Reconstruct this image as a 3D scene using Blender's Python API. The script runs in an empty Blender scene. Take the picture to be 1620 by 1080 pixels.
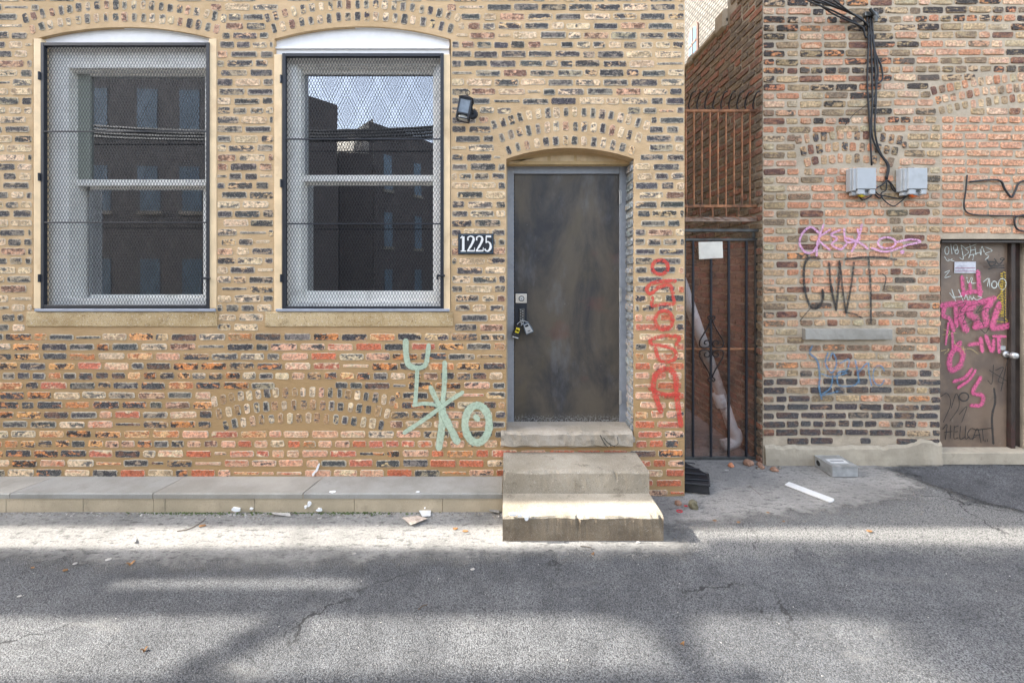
import bpy, bmesh, math, random
from mathutils import Vector, noise as mnoise
random.seed(7)
R = math.radians
sc = bpy.context.scene
col = sc.collection

# ---------------------------------------------------------------- camera, sky, sun, exposure
F, CX, CY, HC = 656.0, 800.0, 430.0, 1.708      # focal length and principal point measured in the photo (px), lens height (m)
W0 = 3.2                                        # distance of the left facade
W1 = 3.67                                       # distance of the right facade, set back
cam = bpy.data.objects.new('camera', bpy.data.cameras.new('camera'))
col.objects.link(cam); sc.camera = cam
cam.location = (0, 0, HC); cam.rotation_euler = (R(90), 0, 0)
cam.data.sensor_width = 36; cam.data.lens = 36*F/1620
cam.data.shift_x = 10/1620; cam.data.shift_y = -110/1620
cam.data.clip_start = .05; cam.data.clip_end = 600

SUN_DX, SUN_DY, SUN_DZ = -1.40, .0615, 1.0      # towards the sun: along the alley, a little behind the facade
sd = Vector((SUN_DX, SUN_DY, SUN_DZ)).normalized()
w = bpy.data.worlds.new('World'); sc.world = w; w.use_nodes = True
wn = w.node_tree; wn.nodes.clear()
sky = wn.nodes.new('ShaderNodeTexSky'); sky.sky_type = 'NISHITA'; sky.sun_disc = False
sky.sun_elevation = math.asin(sd.z); sky.sun_rotation = math.atan2(sd.x, sd.y)
sky.air_density = 1.0; sky.dust_density = 2.5; sky.ozone_density = .6
bg = wn.nodes.new('ShaderNodeBackground'); bg.inputs[1].default_value = .15
wo = wn.nodes.new('ShaderNodeOutputWorld')
hz = wn.nodes.new('ShaderNodeHueSaturation'); hz.inputs['Saturation'].default_value = .56      # thin white haze over the blue
wn.links.new(sky.outputs[0], hz.inputs['Color']); wn.links.new(hz.outputs[0], bg.inputs[0]); wn.links.new(bg.outputs[0], wo.inputs[0])
sl = bpy.data.lights.new('sun', 'SUN'); sl.energy = 2.7; sl.angle = R(.42); sl.color = (1, .95, .87)
so = bpy.data.objects.new('sun', sl); col.objects.link(so)
so.rotation_euler = sd.to_track_quat('Z', 'Y').to_euler(); so.location = (-8, 4, 12)
sc.view_settings.view_transform = 'Standard'; sc.view_settings.look = 'None'
sc.view_settings.exposure = 2.7; sc.view_settings.gamma = 1
sc.cycles.max_bounces = 8

def P(x, y, Y=W0):                              # photo pixel -> point at distance Y
    return Vector(((x-CX)/F*Y, Y, HC+(CY-y)/F*Y))

# ---------------------------------------------------------------- node helpers
class G:
    def __init__(s, name, rough=.8):
        s.m = bpy.data.materials.new(name); s.m.use_nodes = True
        s.t = s.m.node_tree; s.t.nodes.clear()
        s.out = s.t.nodes.new('ShaderNodeOutputMaterial')
        s.b = s.t.nodes.new('ShaderNodeBsdfPrincipled')
        s.t.links.new(s.b.outputs[0], s.out.inputs[0])
        s.b.inputs['Roughness'].default_value = rough
        s.tc = s.t.nodes.new('ShaderNodeTexCoord')
    def v(s, sock, val):
        if isinstance(val, (int, float)): sock.default_value = val
        elif isinstance(val, (tuple, list)): sock.default_value = tuple(val)+((1,) if len(sock.default_value) == 4 and len(val) == 3 else ())
        else: s.t.links.new(val, sock)
    def pos(s, sx=1, sy=1, sz=1, off=(0, 0, 0), src=None):
        n = s.t.nodes.new('ShaderNodeMapping'); n.inputs[3].default_value = (sx, sy, sz); n.inputs[1].default_value = off
        s.t.links.new(src or s.tc.outputs['Object'], n.inputs[0]); return n.outputs[0]
    def noise(s, scale, detail=4, vec=None, rough=.55, dist=0, color=False):
        n = s.t.nodes.new('ShaderNodeTexNoise'); n.inputs['Scale'].default_value = scale
        n.inputs['Detail'].default_value = detail; n.inputs['Roughness'].default_value = rough
        n.inputs['Distortion'].default_value = dist
        s.t.links.new(vec or s.tc.outputs['Object'], n.inputs[0]); return n.outputs[1 if color else 0]
    def voro(s, scale, vec=None, out=0, feat='F1', rnd=1):
        n = s.t.nodes.new('ShaderNodeTexVoronoi'); n.inputs['Scale'].default_value = scale; n.feature = feat
        n.inputs['Randomness'].default_value = rnd
        s.t.links.new(vec or s.tc.outputs['Object'], n.inputs[0]); return n.outputs[out]
    def math(s, op, a, b=0.0, c=None):
        n = s.t.nodes.new('ShaderNodeMath'); n.operation = op
        s.v(n.inputs[0], a); s.v(n.inputs[1], b)
        if c is not None: s.v(n.inputs[2], c)
        return n.outputs[0]
    def step(s, x, a, b, lo=0.0, hi=1.0):
        n = s.t.nodes.new('ShaderNodeMapRange'); n.interpolation_type = 'SMOOTHSTEP'
        s.v(n.inputs[0], x); s.v(n.inputs[1], a); s.v(n.inputs[2], b); n.inputs[3].default_value = lo; n.inputs[4].default_value = hi
        return n.outputs[0]
    def mix(s, f, a, b, mode='MIX'):
        n = s.t.nodes.new('ShaderNodeMix'); n.data_type = 'RGBA'; n.blend_type = mode
        s.v(n.inputs[0], f); s.v(n.inputs[6], a); s.v(n.inputs[7], b); return n.outputs[2]
    def mul(s, c, f):
        n = s.t.nodes.new('ShaderNodeVectorMath'); n.operation = 'SCALE'; s.v(n.inputs[0], c); s.v(n.inputs[3], f); return n.outputs[0]
    def attr(s, name, out='Fac'):
        n = s.t.nodes.new('ShaderNodeAttribute'); n.attribute_name = name; return n.outputs[out]
    def sep(s, v):
        n = s.t.nodes.new('ShaderNodeSeparateXYZ'); s.v(n.inputs[0], v); return n.outputs
    def col(s, c): s.v(s.b.inputs['Base Color'], c)
    def bump(s, h, strength=.5, dist=.01):
        n = s.t.nodes.new('ShaderNodeBump'); n.inputs['Strength'].default_value = strength; n.inputs['Distance'].default_value = dist
        s.v(n.inputs['Height'], h); s.t.links.new(n.outputs[0], s.b.inputs['Normal'])
    def set(s, k, v): s.v(s.b.inputs[k], v)

def srgb(r, g, b):
    f = lambda c: (c/255/12.92) if c/255 < .04045 else ((c/255+.055)/1.055)**2.4
    return (f(r), f(g), f(b))

def brick_mat(name, mort_a, mort_b, mort_low=None, zlow=0, zmid=1, halo=(.5, .42, .32), proud=.5, halo_w=.006, smear=.012, stain=None):
    g = G(name, .9)
    lo = g.attr('loc', 'Vector'); hf = g.attr('half', 'Vector'); par = g.attr('par', 'Vector')
    cA = g.attr('cola', 'Color'); cB = g.attr('colb', 'Color')
    l = g.sep(lo); h = g.sep(hf); p = g.sep(par)
    du = g.math('SUBTRACT', h[0], g.math('ABSOLUTE', l[0])); dv = g.math('SUBTRACT', h[1], g.math('ABSOLUTE', l[1]))
    d = g.math('MINIMUM', du, dv)
    n1 = g.noise(42, 4); n2 = g.noise(150, 3); n3 = g.noise(6, 4)
    e = g.math('ADD', d, g.math('MULTIPLY', g.math('SUBTRACT', n1, .44), g.math('MULTIPLY', p[1], smear*2.6)))
    e = g.math('ADD', e, g.math('MULTIPLY', g.math('SUBTRACT', n2, .5), .004))
    mort = g.mix(g.step(n3, .35, .65), mort_a, mort_b)
    mort = g.mix(g.step(n2, .3, .75, 0, .25), mort, (.62, .55, .42))
    if mort_low:
        z = g.sep(g.tc.outputs['Object'])[2]
        zz = g.math('ADD', z, g.math('MULTIPLY', g.math('SUBTRACT', g.noise(1.3, 4), .5), .9))
        mort = g.mix(g.step(zz, zlow, zmid), mort_low, mort)
    mort = g.mix(g.step(g.noise(14, 5, rough=.7), .58, .72, 0, .3), mort, (.2, .15, .1))
    if stain: mort = stain(g, mort)
    # brick body: two colours in ragged patches, brick by brick
    vv = g.t.nodes.new('ShaderNodeVectorMath'); vv.operation = 'ADD'; g.v(vv.inputs[0], g.tc.outputs['Object'])
    cmb = g.t.nodes.new('ShaderNodeCombineXYZ'); g.v(cmb.inputs[0], h[2]); g.v(cmb.inputs[1], h[2]); g.t.links.new(cmb.outputs[0], vv.inputs[1])
    na = g.noise(17, 6, g.pos(.75, .75, 1.5, src=vv.outputs[0]), .66, .4)
    nb = g.noise(52, 4, vv.outputs[0], .65)
    t = p[0]
    mk = g.step(g.math('ADD', na, g.math('MULTIPLY', g.math('SUBTRACT', nb, .5), .25)), g.math('SUBTRACT', t, .05), g.math('ADD', t, .05))
    body = g.mix(mk, cA, cB)
    body = g.mul(body, g.step(nb, .3, .7, .62, 1.45))
    spk = g.step(g.noise(170, 3), .58, .66, 0, .7)
    body = g.mix(spk, body, (.42, .36, .29))
    spd = g.step(g.noise(120, 2, g.pos(1, 1, 1, (3, 3, 3))), .64, .72, 0, .7)
    body = g.mix(spd, body, (.04, .036, .034))
    hal = g.step(g.math('ADD', e, g.math('MULTIPLY', g.math('SUBTRACT', nb, .5), .01)), .0015, g.math('ADD', .002, g.math('MULTIPLY', p[2], halo_w*2)))
    body = g.mix(g.math('MULTIPLY', g.math('SUBTRACT', 1, hal), .85), body, halo)
    m = g.step(e, -.0008, .0012)
    c = g.mix(m, mort, body)
    g.col(c)
    ht = g.math('ADD', g.math('MULTIPLY', m, proud), g.math('ADD', g.math('MULTIPLY', na, .7), g.math('MULTIPLY', n2, .35)))
    g.bump(ht, 1.0, .008)
    g.set('Roughness', g.step(nb, .2, .8, .75, .95))
    g.set('Specular IOR Level', .25)
    return g.m

def simple(name, c, rough=.6, metal=0, var=.12, scale=20, bump=.1, dirt=None, spec=.4):
    g = G(name, rough); n = g.noise(scale, 5); f = g.mul(c, g.step(n, .2, .8, 1-var, 1+var))
    if dirt: f = g.mix(g.step(g.noise(scale*.35, 6, rough=.7), .52, .66, 0, dirt[1]), f, dirt[0])
    g.col(f); g.set('Metallic', metal); g.set('Specular IOR Level', spec)
    g.bump(g.noise(scale*5, 3), bump, .003); return g.m

def concrete(name, c, c2, speck=.5, sc_=1.0, bump=.5, dark=(.1, .09, .075), stain=.5):
    g = G(name, .92)
    a = g.noise(2.2*sc_, 6, rough=.65); b = g.noise(160*sc_, 2); d = g.noise(11*sc_, 6, rough=.7)
    k = g.mix(g.step(a, .35, .65), c, c2)
    k = g.mix(g.step(d, .55, .72, 0, stain), k, dark)
    k = g.mix(g.step(b, .6, .7, 0, speck), k, dark)
    k = g.mix(g.step(g.noise(230*sc_, 2, g.pos(1, 1, 1, (5, 1, 2))), .6, .68, 0, speck*.7), k, (.75, .72, .66))
    g.col(k); g.bump(g.math('ADD', g.math('MULTIPLY', b, .5), g.math('ADD', d, a)), bump, .006)
    g.set('Specular IOR Level', .2)
    return g.m

M = {}
def stain_right(g, c):
    return c
M['brick_left'] = brick_mat('buff_pointed_brick', srgb(199, 168, 128), srgb(184, 153, 112), srgb(166, 136, 96), .7, 2.0,
                            halo=srgb(200, 188, 166), halo_w=.0055, smear=.009)
M['brick_right'] = brick_mat('old_common_brick', srgb(186, 170, 148), srgb(164, 150, 130), None, halo=srgb(184, 160, 132), halo_w=.003, smear=.008, proud=.8)
M['brick_side'] = brick_mat('passage_brick', srgb(182, 172, 155), srgb(124, 116, 104), None, halo=srgb(120, 90, 70), halo_w=.002, smear=.006, proud=.9)
# far walls use Blender's brick texture
def far_brick(name, a, b, mo, bw=.21, rh=.073, ms=.008, axis='XZ'):
    g = G(name, .9); s = g.sep(g.tc.outputs['Object'])
    c = g.t.nodes.new('ShaderNodeCombineXYZ')
    g.v(c.inputs[0], s[0] if axis == 'XZ' else s[1]); g.v(c.inputs[1], s[2])
    n = g.t.nodes.new('ShaderNodeTexBrick'); g.t.links.new(c.outputs[0], n.inputs[0])
    g.v(n.inputs['Color1'], a); g.v(n.inputs['Color2'], b); g.v(n.inputs['Mortar'], mo); g.v(n.inputs['Scale'], 1.0)
    g.v(n.inputs['Mortar Size'], ms); g.v(n.inputs['Brick Width'], bw); g.v(n.inputs['Row Height'], rh); g.v(n.inputs['Bias'], -.1)
    k = g.mix(g.step(g.noise(25, 4), .3, .7, 0, .5), n.outputs[0], g.mul(n.outputs[0], .55))
    g.col(k); g.bump(n.outputs[1], -.4, .01); return g.m
M['far_left'] = far_brick('buff_brick_beyond', (.2, .16, .12), (.09, .085, .08), srgb(195, 162, 120), ms=.02)
M['far_dark'] = far_brick('dark_brown_brick', (.15, .115, .10), (.11, .088, .08), (.15, .135, .12))
M['far_grey'] = far_brick('grey_brown_brick', (.19, .165, .15), (.15, .135, .125), (.2, .185, .17))
M['far_darkY'] = far_brick('dark_brown_brick_side', (.085, .055, .045), (.06, .042, .038), (.09, .08, .075), axis='YZ')
M['far_white'] = far_brick('white_glazed_brick', srgb(100, 96, 88), srgb(78, 73, 66), srgb(30, 27, 22), bw=.22, rh=.11, ms=.018, axis='YZ')
M['far_whiteX'] = far_brick('pale_brick', srgb(225, 220, 210), srgb(205, 198, 185), srgb(120, 112, 98))

M['ledge_top'] = concrete('ledge_concrete', srgb(160, 156, 147), srgb(140, 136, 127), .2, 1, .2, stain=.18)
M['ledge_top2'] = concrete('ledge_concrete_smooth', srgb(150, 148, 142), srgb(128, 125, 117), .2, .8, .2, stain=.25)
M['riser_dark'] = concrete('stained_riser', srgb(136, 122, 102), srgb(104, 92, 76), .6, 1.6, .9, dark=srgb(70, 60, 48), stain=.5)
M['ledge_face'] = concrete('ledge_face_concrete', srgb(188, 172, 146), srgb(165, 152, 128), .3, 1, .25, stain=.25)
M['sill'] = concrete('limestone_sill', srgb(190, 168, 130), srgb(160, 136, 96), .85, .7, 1, dark=srgb(110, 84, 50), stain=.6)
M['step'] = concrete('step_concrete', srgb(162, 153, 137), srgb(136, 127, 111), .6, 1.0, 1.0, dark=srgb(88, 78, 62), stain=.6)
M['stone'] = concrete('threshold_stone', srgb(170, 160, 146), srgb(146, 136, 120), .45, 1, 1.0, dark=srgb(92, 84, 72), stain=.6)
M['parge'] = concrete('parged_cement', srgb(182, 170, 150), srgb(158, 148, 130), .2, 1.4, .6, dark=srgb(110, 98, 84), stain=.35)
M['white_paint'] = simple('white_window_paint', (.80, .79, .77), .45, var=.04)
M['white_frame'] = simple('white_vinyl', (.90, .88, .83), .4, var=.05, dirt=((.35, .34, .3), .3))
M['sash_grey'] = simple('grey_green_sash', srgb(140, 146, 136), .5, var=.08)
M['cream_wood'] = simple('cream_wood_trim', srgb(226, 200, 160), .6, var=.12, scale=9, dirt=(srgb(170, 130, 90), .3))
M['iron'] = simple('dark_navy_steel', (.010, .013, .020), .5, .0, var=.25, spec=.5)
M['iron_grey'] = simple('grey_black_steel', (.085, .088, .084), .45, .5, var=.4, scale=14, dirt=((.16, .07, .03), .4), spec=.5)
M['rust'] = simple('rusty_iron', (.36, .17, .085), .8, .2, var=.5, scale=18, dirt=((.06, .04, .035), .8), bump=.5)
M['spike'] = simple('black_iron_spike', (.015, .012, .012), .6, var=.3)
M['rust_strap'] = simple('bleached_rusty_strap', (.3, .22, .17), .7, .2, var=.4, scale=22, dirt=((.25, .09, .03), .8), bump=.3)
M['frame_grey'] = simple('grey_frame_paint', srgb(140, 144, 150), .45, .1, var=.08, dirt=(srgb(90, 92, 96), .25))
M['black'] = simple('black_plastic', (.02, .02, .022), .35, var=.2, dirt=((.12, .11, .1), .4))
M['cable'] = simple('black_cable', (.018, .018, .02), .5, var=.2)
M['box_grey'] = simple('grey_box_plastic', srgb(168, 172, 174), .5, var=.05, dirt=(srgb(130, 130, 125), .25))
M['silver'] = simple('brushed_silver', (.55, .55, .54), .35, .6, var=.15)
M['galv'] = simple('galvanised_sheet', (.46, .47, .47), .4, .6, var=.25, scale=16, dirt=((.25, .24, .22), .4))
M['white_plastic'] = simple('white_plastic', (.60, .60, .585), .4, var=.06)
M['paper'] = simple('paper', (.72, .69, .6), .8, var=.08, dirt=((.55, .35, .25), .25))
M['yellow'] = simple('yellow_plastic', (.7, .55, .03), .5)
M['orange'] = simple('orange_cap', (.85, .16, .02), .5)
M['red'] = simple('red_plastic', (.5, .02, .03), .4)
M['green_moss'] = simple('moss', (.07, .1, .03), .95, var=.6, scale=60, bump=1)
M['soil'] = simple('dirt_crumbs', (.2, .18, .15), .95, var=.7, scale=60, bump=1)
M['chip'] = simple('pale_paint_chips', (.36, .34, .31), .8, var=.3, scale=30)
M['leaf'] = simple('dry_leaf', (.22, .11, .04), .8, var=.5, scale=40)
M['pipe'] = simple('grey_pipe_paint', srgb(232, 230, 228), .55, .1, var=.15, scale=9, dirt=(srgb(150, 120, 100), .6))
M['pane_blue'] = simple('blue_window_shade', (.11, .17, .22), .4, var=.2, spec=.7)
M['pane_far'] = simple('far_pane', srgb(70, 88, 102), .5, var=.15, spec=.2)
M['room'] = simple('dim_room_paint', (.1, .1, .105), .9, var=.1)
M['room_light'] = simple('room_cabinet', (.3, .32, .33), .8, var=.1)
M['bark'] = simple('bark', (.1, .075, .055), .95, var=.4, scale=12, bump=1)
M['clump_foliage'] = simple('clump_foliage', (.05, .09, .025), .8, var=.4)
M['wood_sill'] = simple('grey_metal_sill', srgb(150, 155, 165), .5, var=.1)
M['brown_frame'] = simple('dark_brown_steel', (.055, .042, .036), .5, .2, var=.3, scale=8, dirt=((.12, .02, .02), .35))
M['screw'] = simple('lamp_glass', (.55, .56, .52), .3, var=.1)

g = G('expanded_mesh_steel', .5); g.col((.02, .022, .026)); M['mesh'] = g.m

g = G('window_glass', .02)                      # clear pane: half mirror, half view into the room
tr = g.t.nodes.new('ShaderNodeBsdfTransparent'); gl = g.t.nodes.new('ShaderNodeBsdfGlossy'); mx = g.t.nodes.new('ShaderNodeMixShader')
tr.inputs[0].default_value = (.62, .64, .64, 1); gl.inputs[0].default_value = (.92, .95, 1, 1); gl.inputs['Roughness'].default_value = .008
nb = g.t.nodes.new('ShaderNodeBump'); nb.inputs['Strength'].default_value = .05; nb.inputs['Distance'].default_value = .004
g.t.links.new(g.noise(2.5, 2), nb.inputs['Height']); g.t.links.new(nb.outputs[0], gl.inputs['Normal'])
mx.inputs[0].default_value = .27
g.t.links.new(tr.outputs[0], mx.inputs[1]); g.t.links.new(gl.outputs[0], mx.inputs[2]); g.t.links.new(mx.outputs[0], g.out.inputs[0]); M['glass'] = g.m

g = G('brown_perforated_sheet', .7)             # fine perforated screen on the gate
tr = g.t.nodes.new('ShaderNodeBsdfTransparent'); mx = g.t.nodes.new('ShaderNodeMixShader')
g.col(g.mix(g.step(g.noise(7, 6, rough=.7), .4, .65), srgb(150, 100, 78), srgb(92, 64, 54)))
hole = g.step(g.voro(170, g.pos(1, 0.001, 1), rnd=0), .30, .42, 0, 1)
mx2 = g.math('MULTIPLY', hole, 1.0)
g.v(mx.inputs[0], g.math('ADD', g.math('MULTIPLY', hole, .17), .05)); g.t.links.new(tr.outputs[0], mx.inputs[1]); g.t.links.new(g.b.outputs[0], mx.inputs[2])
g.t.links.new(mx.outputs[0], g.out.inputs[0]); M['perf'] = g.m

def spray(name, c, dens=.95, soft=.35, grain=.5, floor=.35):       # spray paint: soft across the stroke, grainy where thin
    g = G(name, .6); g.col(g.mul(c, g.step(g.noise(30, 3), .2, .8, .85, 1.12)))
    uv = g.sep(g.tc.outputs['UV']); a = g.math('ABSOLUTE', g.math('SUBTRACT', g.math('MULTIPLY', uv[0], 2), 1))
    a = g.math('ADD', a, g.math('MULTIPLY', g.math('SUBTRACT', g.noise(180, 2), .5), grain))
    al = g.step(a, 1-soft, 1.0, dens, 0)
    al = g.math('MULTIPLY', al, g.step(g.noise(55, 4, rough=.7), .36, .52, floor, 1))
    g.set('Alpha', al); return g.m
M['sp_green'] = spray('pale_green_paint', srgb(178, 196, 172), .88, .3, .25, .75)
M['sp_red'] = spray('red_spray_paint', srgb(205, 70, 58), .8, .45)
M['sp_pink'] = spray('pink_spray_paint', srgb(222, 165, 200), .85, .4)
M['sp_hot'] = spray('hot_pink_spray_paint', srgb(222, 96, 142), .82, .7)
M['sp_black'] = spray('black_spray_paint', (.015, .014, .013), .9, .6, .5, .4)
M['mk_black'] = spray('black_marker', (.012, .011, .011), .95, .4, .3, .6)
M['sp_blue'] = spray('faded_blue_spray_paint', srgb(92, 130, 158), .75, .6)
M['sp_white'] = spray('white_marker', srgb(215, 222, 212), .85, .4)
M['sp_yellow'] = spray('yellow_marker', srgb(225, 190, 60), .85, .4)
M['sp_tan'] = spray('faded_cream_marker', srgb(205, 180, 120), .8, .4)
M['splat'] = simple('white_paint_splash', (.8, .8, .79), .6, var=.05)

g = G('scuffed_black_door_paint', .35)
c = g.mix(g.step(g.noise(2.0, 6, g.pos(1.3, 1, .55), .65, .5), .34, .64), (.028, .028, .031), (.098, .080, .058))
c = g.mix(g.step(g.noise(3.4, 4, g.pos(1, 1, .5, (2, 0, 1))), .52, .74, 0, .6), c, (.10, .08, .045))
c = g.mix(g.step(g.noise(2.1, 4, g.pos(1, 1, 1.4, (7.4, 0, 3))), .62, .72, 0, .25), c, (.16, .05, .04))
c = g.mix(g.step(g.noise(4, 6, g.pos(1, 1, .4, (4, 1, 9)), .65), .52, .72, 0, .5), c, (.15, .152, .16))
c = g.mix(g.step(g.noise(60, 6, g.pos(1, 1, .25), .8), .66, .71, 0, .8), c, (.35, .35, .34))
c = g.mix(g.step(g.noise(26, 8, g.pos(1, 1, 1, (1, 1, 1)), .8, 2), .655, .69, 0, .9), c, (.42, .42, .4))
zz_ = g.sep(g.tc.outputs['Object'])[2]
c = g.mix(g.math('MULTIPLY', g.step(zz_, .56, .47), g.step(g.noise(70, 5, rough=.8), .5, .56, 0, .8)), c, (.4, .4, .38))
g.col(c); g.set('Roughness', g.step(g.noise(5, 6, rough=.7), .3, .7, .32, .6)); g.set('Specular IOR Level', .45)
g.bump(g.noise(9, 5), .25, .01); M['door'] = g.m

g = G('brown_door_paint', .5)
c = g.mix(g.step(g.noise(3, 6, rough=.65), .38, .62), srgb(124, 104, 86), srgb(98, 82, 70))
c = g.mix(g.step(g.noise(14, 6, g.pos(1, 1, .3), .75), .6, .7, 0, .6), c, srgb(150, 135, 118))
c = g.mix(g.step(g.noise(9, 6, g.pos(1, 1, .4, (3, 3, 3)), .75), .62, .7, 0, .6), c, srgb(60, 50, 44))
g.col(c); g.bump(g.noise(6, 4), .2, .01); M['brown_door'] = g.m

# asphalt and alley concrete
def asphalt(name, base, pale, mixlo, mixhi, agg=1.0, patches=True):
    g = G(name, .93)
    big = g.noise(.9, 6, rough=.65); mid = g.noise(7, 5, rough=.7)
    v = g.voro(95*agg, out=1); vd = g.voro(95*agg)
    vb = g.sep(v)[0]
    c = g.mix(g.step(big, mixlo, mixhi), base, pale)
    c = g.mul(c, g.step(mid, .25, .75, .78, 1.2))
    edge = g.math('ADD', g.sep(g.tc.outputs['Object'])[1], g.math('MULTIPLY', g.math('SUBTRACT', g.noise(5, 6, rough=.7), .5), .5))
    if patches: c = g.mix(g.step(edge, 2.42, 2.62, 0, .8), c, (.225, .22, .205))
    c = g.mul(c, g.step(vb, .0, 1.0, .74, 1.28))
    c = g.mix(g.step(vd, .45, .75, 0, .8), c, (.03, .03, .032))
    c = g.mix(g.step(g.noise(260, 2), .6, .68, 0, .55), c, (.36, .35, .33))
    c = g.mix(g.step(g.noise(33, 4, rough=.8), .68, .74, 0, .7), c, (.04, .038, .036))
    blot = g.noise(3.2, 7, g.pos(1, 1.6, 1, (11, 3, 0)), .72)
    c = g.mix(g.step(blot, .60, .70, 0, .55), c, (.045, .045, .046))
    c = g.mix(g.step(g.noise(2.2, 7, g.pos(.7, 1.6, 1, (31, 3, 0)), .7), .56, .68, 0, .45), c, (.18, .177, .168))
    dv_ = g.t.nodes.new('ShaderNodeVectorMath'); dv_.operation = 'ADD'; g.v(dv_.inputs[0], g.tc.outputs['Object']); g.t.links.new(g.mul(g.noise(3, 5, color=True), .5), dv_.inputs[1])
    crk = g.math('MULTIPLY', g.step(g.voro(1.1, dv_.outputs[0], feat='DISTANCE_TO_EDGE'), .004, .010, 1, 0), g.step(g.noise(1.1, 2), .5, .6))
    c = g.mix(g.math('MULTIPLY', crk, .8), c, (.02, .02, .02))
    g.col(c)
    g.bump(g.math('ADD', g.math('MULTIPLY', g.math('SUBTRACT', 1, vd), .6), g.math('ADD', mid, g.noise(150, 3))), .8, .008)
    if not patches: g.set('Alpha', g.step(g.math('ADD', g.attr('edge'), g.math('MULTIPLY', g.math('SUBTRACT', g.noise(5, 6, rough=.68), .5), .35)), -.05, .09))
    g.set('Specular IOR Level', .25)
    return g.m
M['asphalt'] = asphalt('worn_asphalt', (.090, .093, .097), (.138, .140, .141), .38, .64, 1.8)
M['asphalt_dark'] = asphalt('dark_asphalt_patch', (.07, .072, .076), (.115, .116, .12), .4, .6, 1.3, False)
def alley_concrete(name, a, b, dark, soft=.4):
    g = G(name, .93)
    big = g.noise(1.6, 6, rough=.65); st = g.noise(26, 6, g.pos(.55, 1.4, 1), .75); fine = g.noise(190, 3)
    c = g.mix(g.step(big, .4, .62), a, b)
    c = g.mix(g.step(st, .53, .62, 0, .8), c, dark)
    c = g.mix(g.step(fine, .6, .68, 0, .6), c, (.09, .085, .08))
    c = g.mul(c, g.step(g.voro(70, out=0), .1, .7, .85, 1.1))
    g.col(c); g.bump(g.math('ADD', g.math('MULTIPLY', st, 1.2), g.math('ADD', big, g.math('MULTIPLY', fine, .5))), .9, .012)
    g.set('Alpha', g.step(g.math('ADD', g.attr('edge'), g.math('MULTIPLY', g.math('SUBTRACT', g.noise(5, 6, rough=.68), .5), soft)), -.07, .11))
    g.set('Specular IOR Level', .2)
    return g.m
M['strip'] = alley_concrete('worn_gutter_concrete', (.26, .252, .235), (.185, .18, .168), (.09, .088, .082), .3)
M['apron'] = alley_concrete('rough_apron_concrete', (.225, .215, .20), (.30, .285, .26), (.11, .105, .1))

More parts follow.
